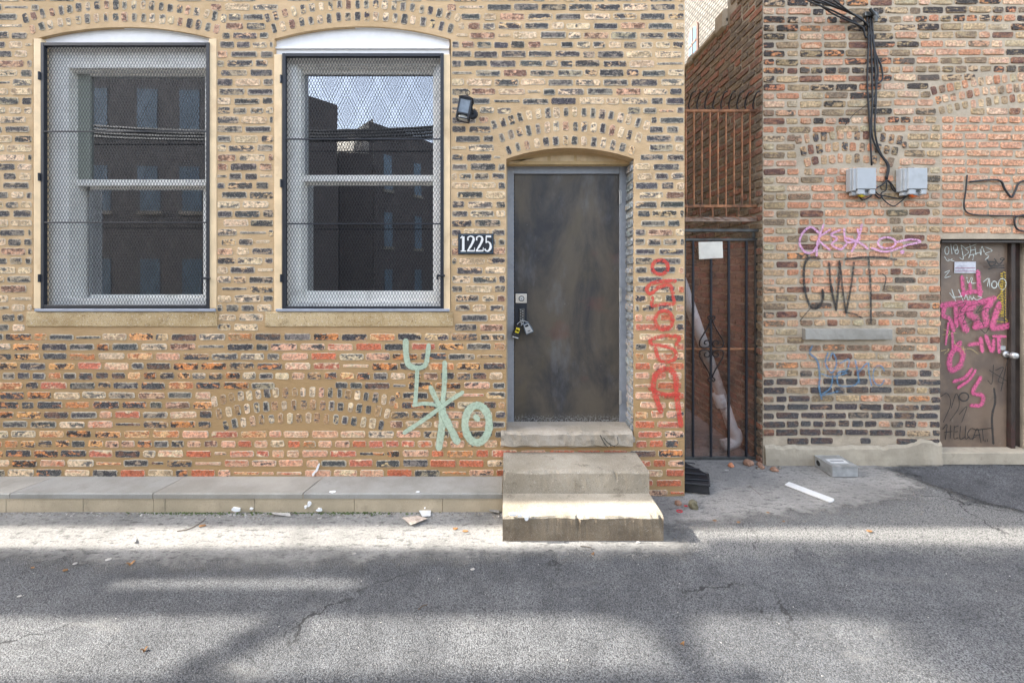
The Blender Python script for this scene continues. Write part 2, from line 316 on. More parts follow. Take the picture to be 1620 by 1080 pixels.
# ---------------------------------------------------------------- object helpers
def tag(o, label=None, cat=None, group=None, kind=None):
    if label: o['label'] = label
    if cat: o['category'] = cat
    if group: o['group'] = group
    if kind: o['kind'] = kind
    return o
def thing(name, label, cat, loc=(0, 0, 0), group=None):
    o = bpy.data.objects.new(name, None); o.empty_display_size = .1; o.location = loc; col.objects.link(o)
    return tag(o, label, cat, group)
class MB:
    def __init__(s): s.v = []; s.f = []; s.uv = []; s.mi = []; s.cm = 0; s.hasuv = False
    def face(s, pts, uv=None):
        i = len(s.v); s.v += [tuple(p) for p in pts]; s.f.append(list(range(i, i+len(pts)))); s.mi.append(s.cm)
        s.uv += list(uv) if uv else [(0, 0)]*len(pts); s.hasuv |= bool(uv); return s
    def poly(s, verts, faces):
        i = len(s.v); s.v += [tuple(p) for p in verts]
        for f in faces: s.f.append([i+k for k in f]); s.mi.append(s.cm); s.uv += [(0, 0)]*len(f)
        return s
    def box(s, a, b, bev=0.0):
        x0, x1 = sorted((a[0], b[0])); y0, y1 = sorted((a[1], b[1])); z0, z1 = sorted((a[2], b[2]))
        bev = min(bev, (x1-x0)*.45, (y1-y0)*.45, (z1-z0)*.45)
        if bev <= 0:
            v = [(x, y, z) for z in (z0, z1) for y in (y0, y1) for x in (x0, x1)]
            return s.poly(v, [(0, 2, 3, 1), (4, 5, 7, 6), (0, 1, 5, 4), (2, 6, 7, 3), (0, 4, 6, 2), (1, 3, 7, 5)])
        v = []; idx = {}
        for i, sx in enumerate((0, 1)):
            for j, sy in enumerate((0, 1)):
                for k, sz in enumerate((0, 1)):
                    X, Y, Z = (x0, x1)[sx], (y0, y1)[sy], (z0, z1)[sz]
                    ex, ey, ez = (bev, -bev)[sx], (bev, -bev)[sy], (bev, -bev)[sz]
                    for ax, p in enumerate(((X, Y+ey, Z+ez), (X+ex, Y, Z+ez), (X+ex, Y+ey, Z))):
                        idx[(sx, sy, sz, ax)] = len(v); v.append(p)
        f = []
        q = lambda *k: f.append([idx[t] for t in k])
        q((0,0,0,0),(0,0,1,0),(0,1,1,0),(0,1,0,0)); q((1,0,0,0),(1,1,0,0),(1,1,1,0),(1,0,1,0))
        q((0,0,0,1),(1,0,0,1),(1,0,1,1),(0,0,1,1)); q((0,1,0,1),(0,1,1,1),(1,1,1,1),(1,1,0,1))
        q((0,0,0,2),(0,1,0,2),(1,1,0,2),(1,0,0,2)); q((0,0,1,2),(1,0,1,2),(1,1,1,2),(0,1,1,2))
        for a_ in (0, 1):
            for b_ in (0, 1):
                q((0,a_,b_,1),(1,a_,b_,1),(1,a_,b_,2),(0,a_,b_,2)); q((a_,0,b_,0),(a_,1,b_,0),(a_,1,b_,2),(a_,0,b_,2)); q((a_,b_,0,0),(a_,b_,1,0),(a_,b_,1,1),(a_,b_,0,1))
                for c_ in (0, 1): f.append([idx[(a_,b_,c_,0)], idx[(a_,b_,c_,1)], idx[(a_,b_,c_,2)]])
        return s.poly(v, f)
    def tube(s, pts, r, n=8, cap=True):
        pts = [Vector(p) for p in pts]; rr = r if isinstance(r, (list, tuple)) else [r]*len(pts)
        verts = []; prev = None
        for i, p in enumerate(pts):
            t = (pts[min(i+1, len(pts)-1)]-pts[max(i-1, 0)]).normalized()
            if prev is None: a = t.orthogonal().normalized()
            else: a = (prev-t*prev.dot(t)).normalized()
            prev = a; b = t.cross(a)
            verts += [p+(a*math.cos(2*math.pi*k/n)+b*math.sin(2*math.pi*k/n))*rr[i] for k in range(n)]
        f = [(i*n+k, i*n+(k+1) % n, (i+1)*n+(k+1) % n, (i+1)*n+k) for i in range(len(pts)-1) for k in range(n)]
        if cap: f += [tuple(reversed(range(n))), tuple((len(pts)-1)*n+k for k in range(n))]
        return s.poly(verts, f)
    def prism(s, poly, y0, y1):                  # outline in (x, z) pushed through y
        n = len(poly); v = [(x, y0, z) for x, z in poly]+[(x, y1, z) for x, z in poly]
        return s.poly(v, [tuple(range(n)), tuple(reversed(range(n, 2*n)))]+[(k, k+n, (k+1) % n+n, (k+1) % n) for k in range(n)])
    def slab(s, poly, z0, z1):
        n = len(poly); v = [(x, y, z0) for x, y in poly]+[(x, y, z1) for x, y in poly]
        return s.poly(v, [tuple(reversed(range(n))), tuple(range(n, 2*n))]+[(k, (k+1) % n, (k+1) % n+n, k+n) for k in range(n)])
    def build(s, name, mats, parent=None, smooth=False, world=False):
        me = bpy.data.meshes.new(name); me.from_pydata(s.v, [], s.f)
        for m in (mats if isinstance(mats, (list, tuple)) else [mats]): me.materials.append(m)
        me.polygons.foreach_set('material_index', s.mi)
        if s.hasuv:
            u = me.uv_layers.new(name='UVMap'); u.data.foreach_set('uv', [c for p in s.uv for c in p])
        bm = bmesh.new(); bm.from_mesh(me); bmesh.ops.recalc_face_normals(bm, faces=bm.faces); bm.to_mesh(me); bm.free()
        if smooth: me.polygons.foreach_set('use_smooth', [True]*len(me.polygons))
        o = bpy.data.objects.new(name, me); col.objects.link(o)
        if parent:
            o.parent = parent
            o.matrix_parent_inverse.translation = -Vector(parent.location)
        return o
def arc_pts(cx, cz, rx, rz, a0, a1, n):
    return [(cx+rx*math.cos(R(a0+(a1-a0)*k/n)), cz+rz*math.sin(R(a0+(a1-a0)*k/n))) for k in range(n+1)]
def catmull(pts, n=6):
    if len(pts) < 3: return [Vector(p) for p in pts]
    p = [Vector(q) for q in pts]; p = [p[0]*2-p[1]]+p+[p[-1]*2-p[-2]]; out = []
    for i in range(1, len(p)-2):
        for k in range(n):
            t = k/n; a, b, c, d = p[i-1:i+3]
            out.append(.5*((2*b)+(c-a)*t+(2*a-5*b+4*c-d)*t*t+(3*b-a-3*c+d)*t**3))
    return out+[p[-2]]

# ---------------------------------------------------------------- brickwork
class Bricks:
    """bricks laid in a wall plane: u along the wall, z up; o + u*U + z*Z, raised along N"""
    def __init__(s, o, U, N): s.o, s.U, s.N = Vector(o), Vector(U), Vector(N); s.v = []; s.f = []; s.loc = []; s.half = []; s.par = []; s.ca = []; s.cb = []
    def pt(s, u, z, d): return s.o+s.U*u+Vector((0, 0, z))+s.N*d
    def sheet(s, pts3):
        i = len(s.v); s.v += [tuple(p) for p in pts3]; s.f.append(list(range(i, i+len(pts3))))
        for _ in pts3: s.loc.append((0, 0, 0)); s.half.append((-.02, -.02, 0)); s.par.append((.5, 0, 0)); s.ca.append((.2,)*3+(1,)); s.cb.append((.2,)*3+(1,))
    def brick(s, u, z, hw, hh, cA, cB, t=.5, smear=1, halo=1, ang=0, d=.004, wob=.0025):
        seed = random.uniform(-50, 50); d *= random.uniform(.5, 1.4)
        c = min(hh*.45, .011)
        out = [(-hw, -hh+c), (-hw+c, -hh), (0, -hh), (hw-c, -hh), (hw, -hh+c), (hw, hh-c), (hw-c, hh), (0, hh), (-hw+c, hh), (-hw, hh-c)]
        out = [(a+random.uniform(-wob, wob), b+random.uniform(-wob, wob)) for a, b in out]
        sc_ = 1-.004/hh
        inn = [(a*(1-.005/hw), b*sc_) for a, b in out]
        ca, sa = math.cos(ang), math.sin(ang); i = len(s.v)
        for k, (ring, dd) in enumerate(((out, -.002), (inn, d))):
            for a, b in ring:
                s.v.append(tuple(s.pt(u+a*ca-b*sa, z+a*sa+b*ca, dd+(random.uniform(-.001, .001) if k else 0))))
                s.loc.append((a, b, 0)); s.half.append((hw, hh, seed)); s.par.append((t, smear, halo)); s.ca.append(tuple(cA)+(1,)); s.cb.append(tuple(cB)+(1,))
        n = 10
        for k in range(n): s.f.append([i+k, i+(k+1) % n, i+n+(k+1) % n, i+n+k])
        s.f.append([i+n+k for k in range(n)])
    def build(s, name, mat, parent):
        me = bpy.data.meshes.new(name); me.from_pydata(s.v, [], s.f); me.materials.append(mat)
        for nm, ty, dat in (('loc', 'FLOAT_VECTOR', s.loc), ('half', 'FLOAT_VECTOR', s.half), ('par', 'FLOAT_VECTOR', s.par), ('cola', 'FLOAT_COLOR', s.ca), ('colb', 'FLOAT_COLOR', s.cb)):
            a = me.attributes.new(nm, ty, 'POINT'); a.data.foreach_set('color' if 'COLOR' in ty else 'vector', [c for t in dat for c in t])
        bm = bmesh.new(); bm.from_mesh(me); bmesh.ops.recalc_face_normals(bm, faces=bm.faces); bm.to_mesh(me); bm.free()
        o = bpy.data.objects.new(name, me); col.objects.link(o)
        if parent:
            o.parent = parent; o.matrix_parent_inverse.translation = -Vector(parent.location)
        return o
def jit(c, k=.12):
    f = 1+random.uniform(-k, k); return tuple(max(0, x*f*(1+random.uniform(-k*.3, k*.3))) for x in c)
CH, CH2 = srgb(70, 69, 70), srgb(98, 94, 89)
CREAM, BUFF, TAN, PINK, RED, ORG, BRN, OLIVE = srgb(208, 182, 148), srgb(196, 164, 124), srgb(166, 132, 96), srgb(204, 158, 128), srgb(184, 104, 74), srgb(190, 124, 78), srgb(116, 88, 74), srgb(142, 124, 92)
def pick_left(x, y):
    """two colours and a threshold for a brick of the left facade seen at photo (x, y)"""
    r = random.random()
    red = 0
    if y > 655: red = .14 if x < 330 else .6
    if y > 700 and x > 300: red = .75
    if 548 < y < 585 and 440 < x < 630: red = .8
    if y > 500 and x > 1003: red = .85
    elif 410 < y <= 500 and x > 1003: red = .25
    elif y > 520: red = max(red, .05)
    if r < red:
        if random.random() < (.16 if not (y > 715 and x > 640) else .7): return jit(RED), jit(RED, .2), .5, .5, .5
        return random.choice([(jit(PINK), jit(RED), .55), (jit(srgb(210, 154, 122)), jit(PINK), .5), (jit(CH), jit(PINK), .45), (jit(srgb(186, 108, 84)), jit(CREAM), .58), (jit(PINK), jit(CREAM), .5)])+(.8, .8)
    if y > 520 and random.random() < .55:
        return random.choice([(jit(srgb(60, 54, 52)), jit(srgb(196, 128, 76)), .52), (jit(srgb(70, 60, 56)), jit(srgb(206, 150, 96)), .48), (jit(srgb(186, 120, 80)), jit(srgb(206, 164, 118)), .5), (jit(CH), jit(ORG), .55), (jit(CH), jit(TAN), .5), (jit(TAN), jit(ORG), .5), (jit(BRN), jit(CH), .5)])+(.9, .6)
    r = random.random()
    if r < .60: return jit(CH, .25), jit(random.choice([srgb(150, 134, 112), srgb(120, 112, 102), BUFF]), .15), random.uniform(.49, .6), random.uniform(.7, 1.5), random.uniform(.7, 1.6)
    if r < .80: return jit(CH2), jit(CREAM), random.uniform(.42, .54), random.uniform(.8, 1.7), 1.2
    if r < .92: return jit(srgb(172, 148, 118)), jit(CREAM), .5, random.uniform(.8, 1.6), 1
    return jit(BRN), jit(srgb(190, 150, 122)), random.uniform(.45, .58), 1.1, .8
def px2u(x, Y): return (x-CX)/F*Y
def px2z(y, Y): return HC+(CY-y)/F*Y
def ring(B, Y, cx, crown, half, sag, rows, pitch, bh, bw, step, pick, d, exts=(0, 0, 0), base=6):
    """rowlock arch rings; crown = photo y of soffit crown, half/sag in px"""
    k = Y/F; Rad = (half*half+sag*sag)/(2*sag); cy = crown+Rad
    for i in range(rows):
        r = Rad+(base+pitch*(i+.5)); a1 = math.asin(min(1, half/Rad))+exts[i]/r
        n = max(3, int(2*a1*r/step))
        for j in range(n):
            a = -a1+2*a1*(j+.5)/n+random.uniform(-.06, .06)*step/r
            x = cx+r*math.sin(a); y = cy-r*math.cos(a)+random.uniform(-.7, .7)
            cA, cB, t, sm, ha = pick(x, y)
            B.brick(px2u(x, Y), px2z(y, Y), bw*k/2*random.uniform(.85, 1.1), bh*k/2*random.uniform(.88, 1.08), cA, cB, t, sm, ha, ang=-a+random.uniform(-.03, .03), d=d)
def free_run(x0, x1, y, hit):
    """longest stretch of x0..x1 that nothing blocks"""
    n = max(4, int((x1-x0)/2.5)); best = (0, 0); a = None
    for k in range(n+1):
        x = x0+(x1-x0)*k/n
        if hit(x, y): a = None
        else:
            if a is None: a = x
            if x-a > best[1]-best[0]: best = (a, x)
    return best
def in_ring(x, y, cx, crown, half, sag, top, extra=4, base=5):
    Rad = (half*half+sag*sag)/(2*sag); cy = crown+Rad
    dx, dy = x-cx, y-cy; r = math.hypot(dx, dy); a = abs(math.atan2(dx, -dy))
    return Rad+base < r < Rad+top and a < math.asin(half/Rad)+extra/r

# left facade --------------------------------------------------------------------------------
bldL = thing('brick_building', 'buff brick building with two screened windows and a black door', 'building', (-2, W0, 0))
ARCH = [(197, 43, 147, 20, 342), (573, 42, 140, 20, 325), (902, 234, 100, 17, 0)]   # cx, crown y, half width, sagitta
OPEN = [(52, 342, 63, 490, 0), (434, 713, 62, 491, 1), (801, 1003, 251, 700, 2)]   # x0, x1, spring y, bottom y, arch
B = Bricks((0, W0, 0), (1, 0, 0), (0, -1, 0))
LEFT_X, TOP_PX = -420, -420
def soff(o, x):
    cx, cr, hf, sg, _ = ARCH[o[4]]; Rad = (hf*hf+sg*sg)/(2*sg); return cr+Rad-math.sqrt(max(0, Rad*Rad-(x-cx)**2))
edges = sorted({LEFT_X, 1083} | {o[0] for o in OPEN} | {o[1] for o in OPEN})
for a, b in zip(edges[:-1], edges[1:]):
    op = next((o for o in OPEN if o[0] <= a and b <= o[1]), None)
    T, Bo = px2z(TOP_PX, W0), -.25
    if not op:
        B.sheet([(px2u(a, W0), W0, Bo), (px2u(b, W0), W0, Bo), (px2u(b, W0), W0, T), (px2u(a, W0), W0, T)]); continue
    n = 24
    for k in range(n):
        x0, x1 = a+(b-a)*k/n, a+(b-a)*(k+1)/n; z0, z1 = px2z(soff(op, x0), W0), px2z(soff(op, x1), W0)
        u0, u1 = px2u(x0, W0), px2u(x1, W0)
        B.sheet([(u0, W0, z0), (u1, W0, z1), (u1, W0, T), (u0, W0, T)])
        B.sheet([(u0, W0, z0), (u1, W0, z1), (u1, W0+.36, z1), (u0, W0+.36, z0)])
    zb = px2z(op[3], W0)
    B.sheet([(px2u(a, W0), W0, Bo), (px2u(b, W0), W0, Bo), (px2u(b, W0), W0, zb), (px2u(a, W0), W0, zb)])
    B.sheet([(px2u(a, W0), W0, zb), (px2u(b, W0), W0, zb), (px2u(b, W0), W0+.36, zb), (px2u(a, W0), W0+.36, zb)])
    for e in (a, b):
        zs = px2z(soff(op, e), W0); B.sheet([(px2u(e, W0), W0, zb), (px2u(e, W0), W0+.36, zb), (px2u(e, W0), W0+.36, zs), (px2u(e, W0), W0, zs)])
# right flank of the pier (faces the passage)
xe = px2u(1083, W0)
B.sheet([(xe, W0, -.25), (xe, W0+4, -.25), (xe, W0+4, 5.8), (xe, W0, 5.8)])
def blocked_left(x, y, hw=0):
    for o in OPEN:
        if o[0]-1 < x < o[1]+1 and (soff(o, x)-3 if abs(x-ARCH[o[4]][0]) < ARCH[o[4]][2] else o[2]) < y < o[3]+3: return True
    for q in (0, 1):
        if in_ring(x, y, *ARCH[q][:4], 44, 4) : return True
    if in_ring(x, y, *ARCH[2][:4], 67, 6, 0): return True
    if in_ring(x, y, 480, 672, 128, 13, 61, 4, 3): return True
    if 40 < x < 344 and 492 < y < 519: return True           # stone sills
    if 418 < x < 718 and 492 < y < 519: return True
    return False
rows = []
y = 748.0
k = 0
while y > TOP_PX+10:
    rows.append((y, k)); y -= 15.35 if y > 500 else 14.85; k += 1
rowsP = [(763.5, -1), (779, -2)]
for yy, k in rowsP+rows:
    header = (k % 7) == 3
    x = LEFT_X-random.uniform(0, 30)
    while x < 1083:
        L = random.uniform(20, 24) if header else random.choice([40, 41, 39, 42, 38, 40, 20])
        gap = random.uniform(3.0, 5.0); wpx = L
        cx = x+wpx/2
        x0, x1 = x, x+wpx
        for o in OPEN:                                              # bricks stop at the jambs
            top = o[2]
            if top-2 < yy < o[3]:
                if x0 < o[0] < x1: x1 = o[0]-1.5
                elif x0 < o[1] < x1 and x0 > o[0]: x0 = o[1]+1.5
        if x1 > 1083: x1 = 1082.5
        if k < 0 and x0 < 1004: x0 = max(x0, 1003) if x1 > 1010 else 9e9
        if x0 < x1 and x1-x0 > 6:
            x0, x1 = free_run(x0, x1, yy, lambda a, b: blocked_left(a, b-2.5) or blocked_left(a, b+2.5))
            cx = (x0+x1)/2; hwp = (x1-x0)/2
            if hwp > 3:
                cA, cB, t, sm, ha = pick_left(cx, yy)
                thick = random.uniform(10.4, 12) if random.random() > .06 else 5
                B.brick(px2u(cx, W0), px2z(yy+random.uniform(-.6, .6), W0), hwp*W0/F, thick*W0/F/2, cA, cB, t, sm, ha, ang=random.uniform(-.012, .012), d=.0032)
        x += L+gap
for q in (0, 1): ring(B, W0, *ARCH[q][:4], 2, 19.5, 16, 9.8, 14.3, pick_left, .003, (2, 8, 0))
ring(B, W0, *ARCH[2][:4], 3, 22.5, 17, 10, 14.4, pick_left, .003, (0, 4, 9), base=.5)
ring(B, W0, 480, 672, 128, 13, 3, 20.5, 16.5, 10, 14.2, lambda x, y: pick_left(200, 400) if random.random() < .6 else (jit(TAN), jit(CH), .55, .8, .6), .003, (0, 6, 10), base=1)
# jamb bricks on the right reveal of the door
B.build('wall', M['brick_left'], bldL)
B = Bricks((px2u(1003, W0)-.001, 0, 0), (0, 1, 0), (-1, 0, 0)); B.sheet([(px2u(1003, W0)-.002, W0+.012, .47), (px2u(1003, W0)-.002, W0+.19, .47), (px2u(1003, W0)-.002, W0+.19, 2.58), (px2u(1003, W0)-.002, W0+.012, 2.58)])
for i in range(29):
    zz = px2z(680-i*14.85, W0)
    if zz < 2.56: B.brick(W0+.10, zz, .085, .026, jit(srgb(132, 138, 142)), jit(random.choice([srgb(96, 100, 104), srgb(150, 140, 130)])), .52, .6, .5, d=.012, wob=.004)
B.build('painted_reveal', brick_mat('grey_painted_brick', srgb(138, 140, 140), srgb(112, 112, 110), None, halo=srgb(120, 128, 134), halo_w=.002, smear=.006, proud=.9), bldL)
MB().box((-16, W0+.01, -.25), (px2u(LEFT_X, W0), W0+.3, 6.5)).box((px2u(LEFT_X, W0), W0+.012, px2z(TOP_PX, W0)), (xe-.004, W0+.3, 6.5)).build('upper_wall', M['far_left'], bldL)
MB().box((-16, W0+3.8, 0), (xe-.004, W0+4, 6.2)).box((-16, W0+.3, 5.6), (xe-.004, W0+3.8, 5.8)).build('roof', M['far_left'], bldL)
MB().box((-16.05, W0-.03, 6.5), (xe, W0+.33, 6.56), .01).build('parapet_coping', M['stone'], bldL)

# window sills
def rough_block(mb, x0, x1, yt, yb, Yf, Yb, n=26, jag=.004, bev=.006):
    """long stone with a slightly broken face"""
    z1, z0 = px2z(yt, Yf), px2z(yb, Yf); u0, u1 = px2u(x0, Yf), px2u(x1, Yf)
    rows_ = [(Yb, z1), (Yf+bev, z1), (Yf, z1-bev), (Yf-.001, (z0+z1)/2), (Yf, z0+bev), (Yf+bev, z0), (Yb, z0)]
    vs = []
    for i in range(n+1):
        u = u0+(u1-u0)*i/n
        for j, (Y, z) in enumerate(rows_):
            e = jag if 0 < j < 6 else 0
            s1 = mnoise.noise(Vector((u*14, j*3.1, z*9))); s2 = mnoise.noise(Vector((u*11+7, j*1.7, 3)))
            vs.append((u, Y+abs(s1)*e*1.6, z+s2*e))
    f = [(i*7+j, i*7+j+1, (i+1)*7+j+1, (i+1)*7+j) for i in range(n) for j in range(6)]
    f += [tuple(range(7)), tuple(n*7+j for j in range(7))]
    mb.poly(vs, f)

def window(op, px):
    """one double-hung window with its white casing and steel mesh screen"""
    wt = thing('window', None, None, (px2u((px['sx0']+px['sx1'])/2, W0), W0+.1, px2z(490, W0)))
    wt.parent = bldL; wt.matrix_parent_inverse.translation = -Vector(bldL.location)
    def bx(mb, x0, y0, x1, y1, Ya, Yb, bev=.003):
        a = P(x0, y0, Ya); b = P(x1, y1, Ya); mb.box((a.x, Ya, a.z), (b.x, Yb, b.z), bev)
    # arched white head panel
    mb = MB(); n = 20; yb = px['head_b']; o = OPEN[op]
    top = [(px2u(o[0]+2+(o[1]-o[0]-4)*i/n, W0+.03), px2z(soff(o, o[0]+2+(o[1]-o[0]-4)*i/n)+1.2, W0+.03)) for i in range(n+1)]
    u0, u1 = top[0][0], top[-1][0]; zb = px2z(yb, W0+.03)
    mb.prism(top+[(u1, zb), (u0, zb)], W0+.03, W0+.08)
    # raised edge moulding
    for i in range(n):
        (a, za), (b, zb2) = top[i], top[i+1]
        mb.poly([(a, W0+.018, za), (b, W0+.018, zb2), (b, W0+.018, zb2-.012), (a, W0+.018, za-.012), (a, W0+.04, za), (b, W0+.04, zb2), (b, W0+.04, zb2-.012), (a, W0+.04, za-.012)],
                [(0, 1, 2, 3), (3, 2, 6, 7), (0, 4, 5, 1)])
    if op == 1:
        mb.box((u0, W0+.014, zb+.055), (u1, W0+.032, zb+.07), .003); mb.box((u0, W0+.02, zb), (u1, W0+.032, zb+.012), .003)
    mb.build('head_panel', M['white_paint'], wt)
    # side boards
    for x0, x1 in px['boards']:
        mb = MB(); bx(mb, x0, px['board_t'], x1, px['bot']+2, W0-.006, W0+.05); mb.build('side_trim', M['cream_wood'], wt)
    Yc, Ys = W0+.06, W0+.135
    # casing
    cs = MB(); c0, c1, ct, cb, i0, i1, it, ib = px['casing']
    bx(cs, c0, ct, i0, cb, Yc, Ys+.12); bx(cs, i1, ct, c1, cb, Yc, Ys+.12); bx(cs, i0, ct, i1, it, Yc, Ys+.12); bx(cs, i0, ib, i1, cb, Yc, Ys+.12)
    # stepped stops on the inside of the casing
    bx(cs, i0, it, i0+6, ib, Yc+.03, Ys+.1); bx(cs, i1-5, it, i1, ib, Yc+.03, Ys+.1); bx(cs, i0+6, it, i1-5, it+5, Yc+.03, Ys+.1)
    cs.build('casing', M['white_frame'], wt)
    # two sashes
    g0, g1, gt, mr0, mr1, gb = px['glass']
    up = MB(); Yu = Ys
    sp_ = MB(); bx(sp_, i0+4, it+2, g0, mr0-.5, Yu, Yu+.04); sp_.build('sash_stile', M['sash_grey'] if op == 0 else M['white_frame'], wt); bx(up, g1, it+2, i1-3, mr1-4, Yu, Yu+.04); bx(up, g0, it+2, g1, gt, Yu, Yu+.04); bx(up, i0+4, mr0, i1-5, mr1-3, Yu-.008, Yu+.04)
    s1 = up.build('upper_sash', M['white_frame'], wt)
    Yl = Ys+.045; lo = MB()
    bx(lo, i0+4, mr0+2, g0+px['lin'], ib, Yl, Yl+.04); bx(lo, g1-3, mr0+2, i1-3, ib, Yl, Yl+.04); bx(lo, g0, mr0+6, g1, mr1+3, Yl, Yl+.04); bx(lo, g0, gb, g1, ib, Yl, Yl+.04)
    lo.build('lower_sash', M['white_frame'], wt)
    pn = MB(); a = P(g0-3, gt-3, Yu+.02); b = P(g1+3, mr0+5, Yu+.02)
    pn.box((a.x, Yu+.018, b.z), (b.x, Yu+.022, a.z)); pn.build('pane', M['glass'], wt)
    pn = MB(); a = P(g0-1, mr1-3, Yl+.02); b = P(g1+1, gb+3, Yl+.02)
    pn.box((a.x, Yl+.018, b.z), (b.x, Yl+.022, a.z)); pn.build('pane', M['glass'], wt)
    # steel screen: hinged frame, two cross bars, expanded metal
    Yf = W0-.012; sx0, sx1, st, sb = px['sx0'], px['sx1'], px['st'], px['sb']; fw = 5.5
    fr = MB(); bx(fr, sx0, st, sx0+fw, sb, Yf, Yf+.03); bx(fr, sx1-fw, st, sx1, sb, Yf, Yf+.03); bx(fr, sx0+fw, st, sx1-fw, st+fw, Yf, Yf+.03); bx(fr, sx0+fw, sb-fw, sx1-fw, sb, Yf, Yf+.03)
    for yy in px['bars']: bx(fr, sx0+fw, yy-1, sx1-fw, yy+1, Yf-.002, Yf+.008, .001)
    for yy in px['hinge']:
        c = P(sx0-1.5, yy, Yf); fr.tube([(c.x, Yf, c.z-.03), (c.x, Yf, c.z+.03)], .008)
    c = P(sx1-5, px['hasp'], Yf); fr.box((c.x-.03, Yf-.012, c.z-.008), (c.x+.035, Yf-.001, c.z+.008), .002); fr.tube([(c.x-.02, Yf-.02, c.z), (c.x-.02, Yf-.02, c.z-.03)], .008)
    fr.build('screen_frame', M['iron'], wt)
    ms = MB(); A = P(sx0+fw-1, st+fw-1, Yf+.01); Bp = P(sx1-fw+1, sb-fw+1, Yf+.01)
    x0, x1, z0, z1 = A.x, Bp.x, Bp.z, A.z; dx = 4.85*W0/F; dz = 9.6*W0/F; sl_ = dz/dx; hw = .00125; th = .0007
    Wd, Hd = x1-x0, z1-z0
    for sgn in (1, -1):
        c = -Hd/sl_-dx
        while c < Wd+dx:
            # line: x = x0+c + t/sl (rising), z = z0 + t
            t0, t1 = 0, Hd
            ta, tb = (-c)*sl_, (Wd-c)*sl_
            t0, t1 = max(t0, ta), min(t1, tb)
            if t1-t0 > .004:
                p0 = Vector((c+t0/sl_, t0)); p1 = Vector((c+t1/sl_, t1))
                if sgn < 0: p0.x, p1.x = Wd-p0.x, Wd-p1.x
                d_ = (p1-p0).normalized(); nn = Vector((-d_.y, d_.x))*hw
                q = [p0+nn, p1+nn, p1-nn, p0-nn]; yo = Yf+.011+(th if sgn > 0 else -th)
                v = [(x0+k.x, yo-th, z0+k.y) for k in q]+[(x0+k.x, yo+th*.9, z0+k.y) for k in q]
                ms.poly(v, [(0, 1, 2, 3), (7, 6, 5, 4), (0, 4, 5, 1), (2, 6, 7, 3), (1, 5, 6, 2), (0, 3, 7, 4)])
            c += dx
    ms.build('mesh_screen', M['mesh'], wt)
    # metal sub-sill and stone sill
    mb = MB(); a = P(o[0]+2, 488.5, W0-.014); b = P(o[1]-2, 493, W0-.014); mb.box((a.x, W0-.016, a.z), (b.x, W0+.12, b.z), .004); mb.build('metal_sill', M['wood_sill'], wt)
    mb = MB(); rough_block(mb, px['sill'][0], px['sill'][1], 493.5, 517, W0-.011, W0+.1, 30, .005); mb.build('stone_sill', M['sill'], wt)
    return wt
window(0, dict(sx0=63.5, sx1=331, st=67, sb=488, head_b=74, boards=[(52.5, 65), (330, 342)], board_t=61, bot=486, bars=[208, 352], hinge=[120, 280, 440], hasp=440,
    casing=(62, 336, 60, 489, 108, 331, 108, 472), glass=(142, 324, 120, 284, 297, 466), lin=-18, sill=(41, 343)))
window(1, dict(sx0=446, sx1=702, st=84, sb=490, head_b=90, boards=[(433.5, 446), (701, 712)], board_t=86, bot=490, bars=[220, 354], hinge=[125, 290, 440], hasp=436,
    casing=(446, 703, 80, 491, 470, 690, 102, 478), glass=(479, 688, 117, 277, 290, 460), lin=-3, sill=(419, 717)))
# dim room behind the panes
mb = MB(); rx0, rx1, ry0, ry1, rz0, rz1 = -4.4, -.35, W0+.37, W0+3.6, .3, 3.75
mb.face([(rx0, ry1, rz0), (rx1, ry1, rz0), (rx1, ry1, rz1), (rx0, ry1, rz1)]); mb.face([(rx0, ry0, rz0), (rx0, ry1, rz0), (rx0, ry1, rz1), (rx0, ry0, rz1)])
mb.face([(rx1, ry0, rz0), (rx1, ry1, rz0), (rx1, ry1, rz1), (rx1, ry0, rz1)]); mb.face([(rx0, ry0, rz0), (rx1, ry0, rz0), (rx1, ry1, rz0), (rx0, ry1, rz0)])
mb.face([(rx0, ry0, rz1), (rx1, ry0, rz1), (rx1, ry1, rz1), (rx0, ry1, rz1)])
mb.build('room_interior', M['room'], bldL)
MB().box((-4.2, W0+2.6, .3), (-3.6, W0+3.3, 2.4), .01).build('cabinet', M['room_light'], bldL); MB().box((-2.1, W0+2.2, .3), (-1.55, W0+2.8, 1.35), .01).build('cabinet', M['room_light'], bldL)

# door ---------------------------------------------------------------------------------------
YD = W0+.2; YF = W0+.18
dr = thing('door', None, None, (px2u(896, YD), YD, px2z(672, YD))); dr.parent = bldL; dr.matrix_parent_inverse.translation = -Vector(bldL.location)
def bxp(mb, x0, y0, x1, y1, Ya, Yb, bev=.003):
    a = P(x0, y0, Ya); b = P(x1, y1, Ya); mb.box((a.x, Ya, a.z), (b.x, Yb, b.z), bev)
mb = MB(); bxp(mb, 813.5, 275.5, 980, 671, YD, YD+.045, .002); mb.build('leaf', M['door'], dr)
mb = MB(); bxp(mb, 802, 261, 813, 676, YF, YF+.12); bxp(mb, 980.5, 261, 993.5, 676, YF, YF+.12); bxp(mb, 813, 261, 980.5, 275, YF, YF+.12)
bxp(mb, 813, 672.5, 980.5, 676, YF+.01, YF+.12); mb.build('frame', M['frame_grey'], dr)
mb = MB(); bxp(mb, 800.5, 259, 803, 676, YF-.004, YF+.01, .001); bxp(mb, 993, 259, 997, 678, YF-.004, YF+.02, .001); bxp(mb, 803, 259, 993, 261.5, YF-.004, YF+.01, .001); mb.build('caulk', M['parge'], dr)
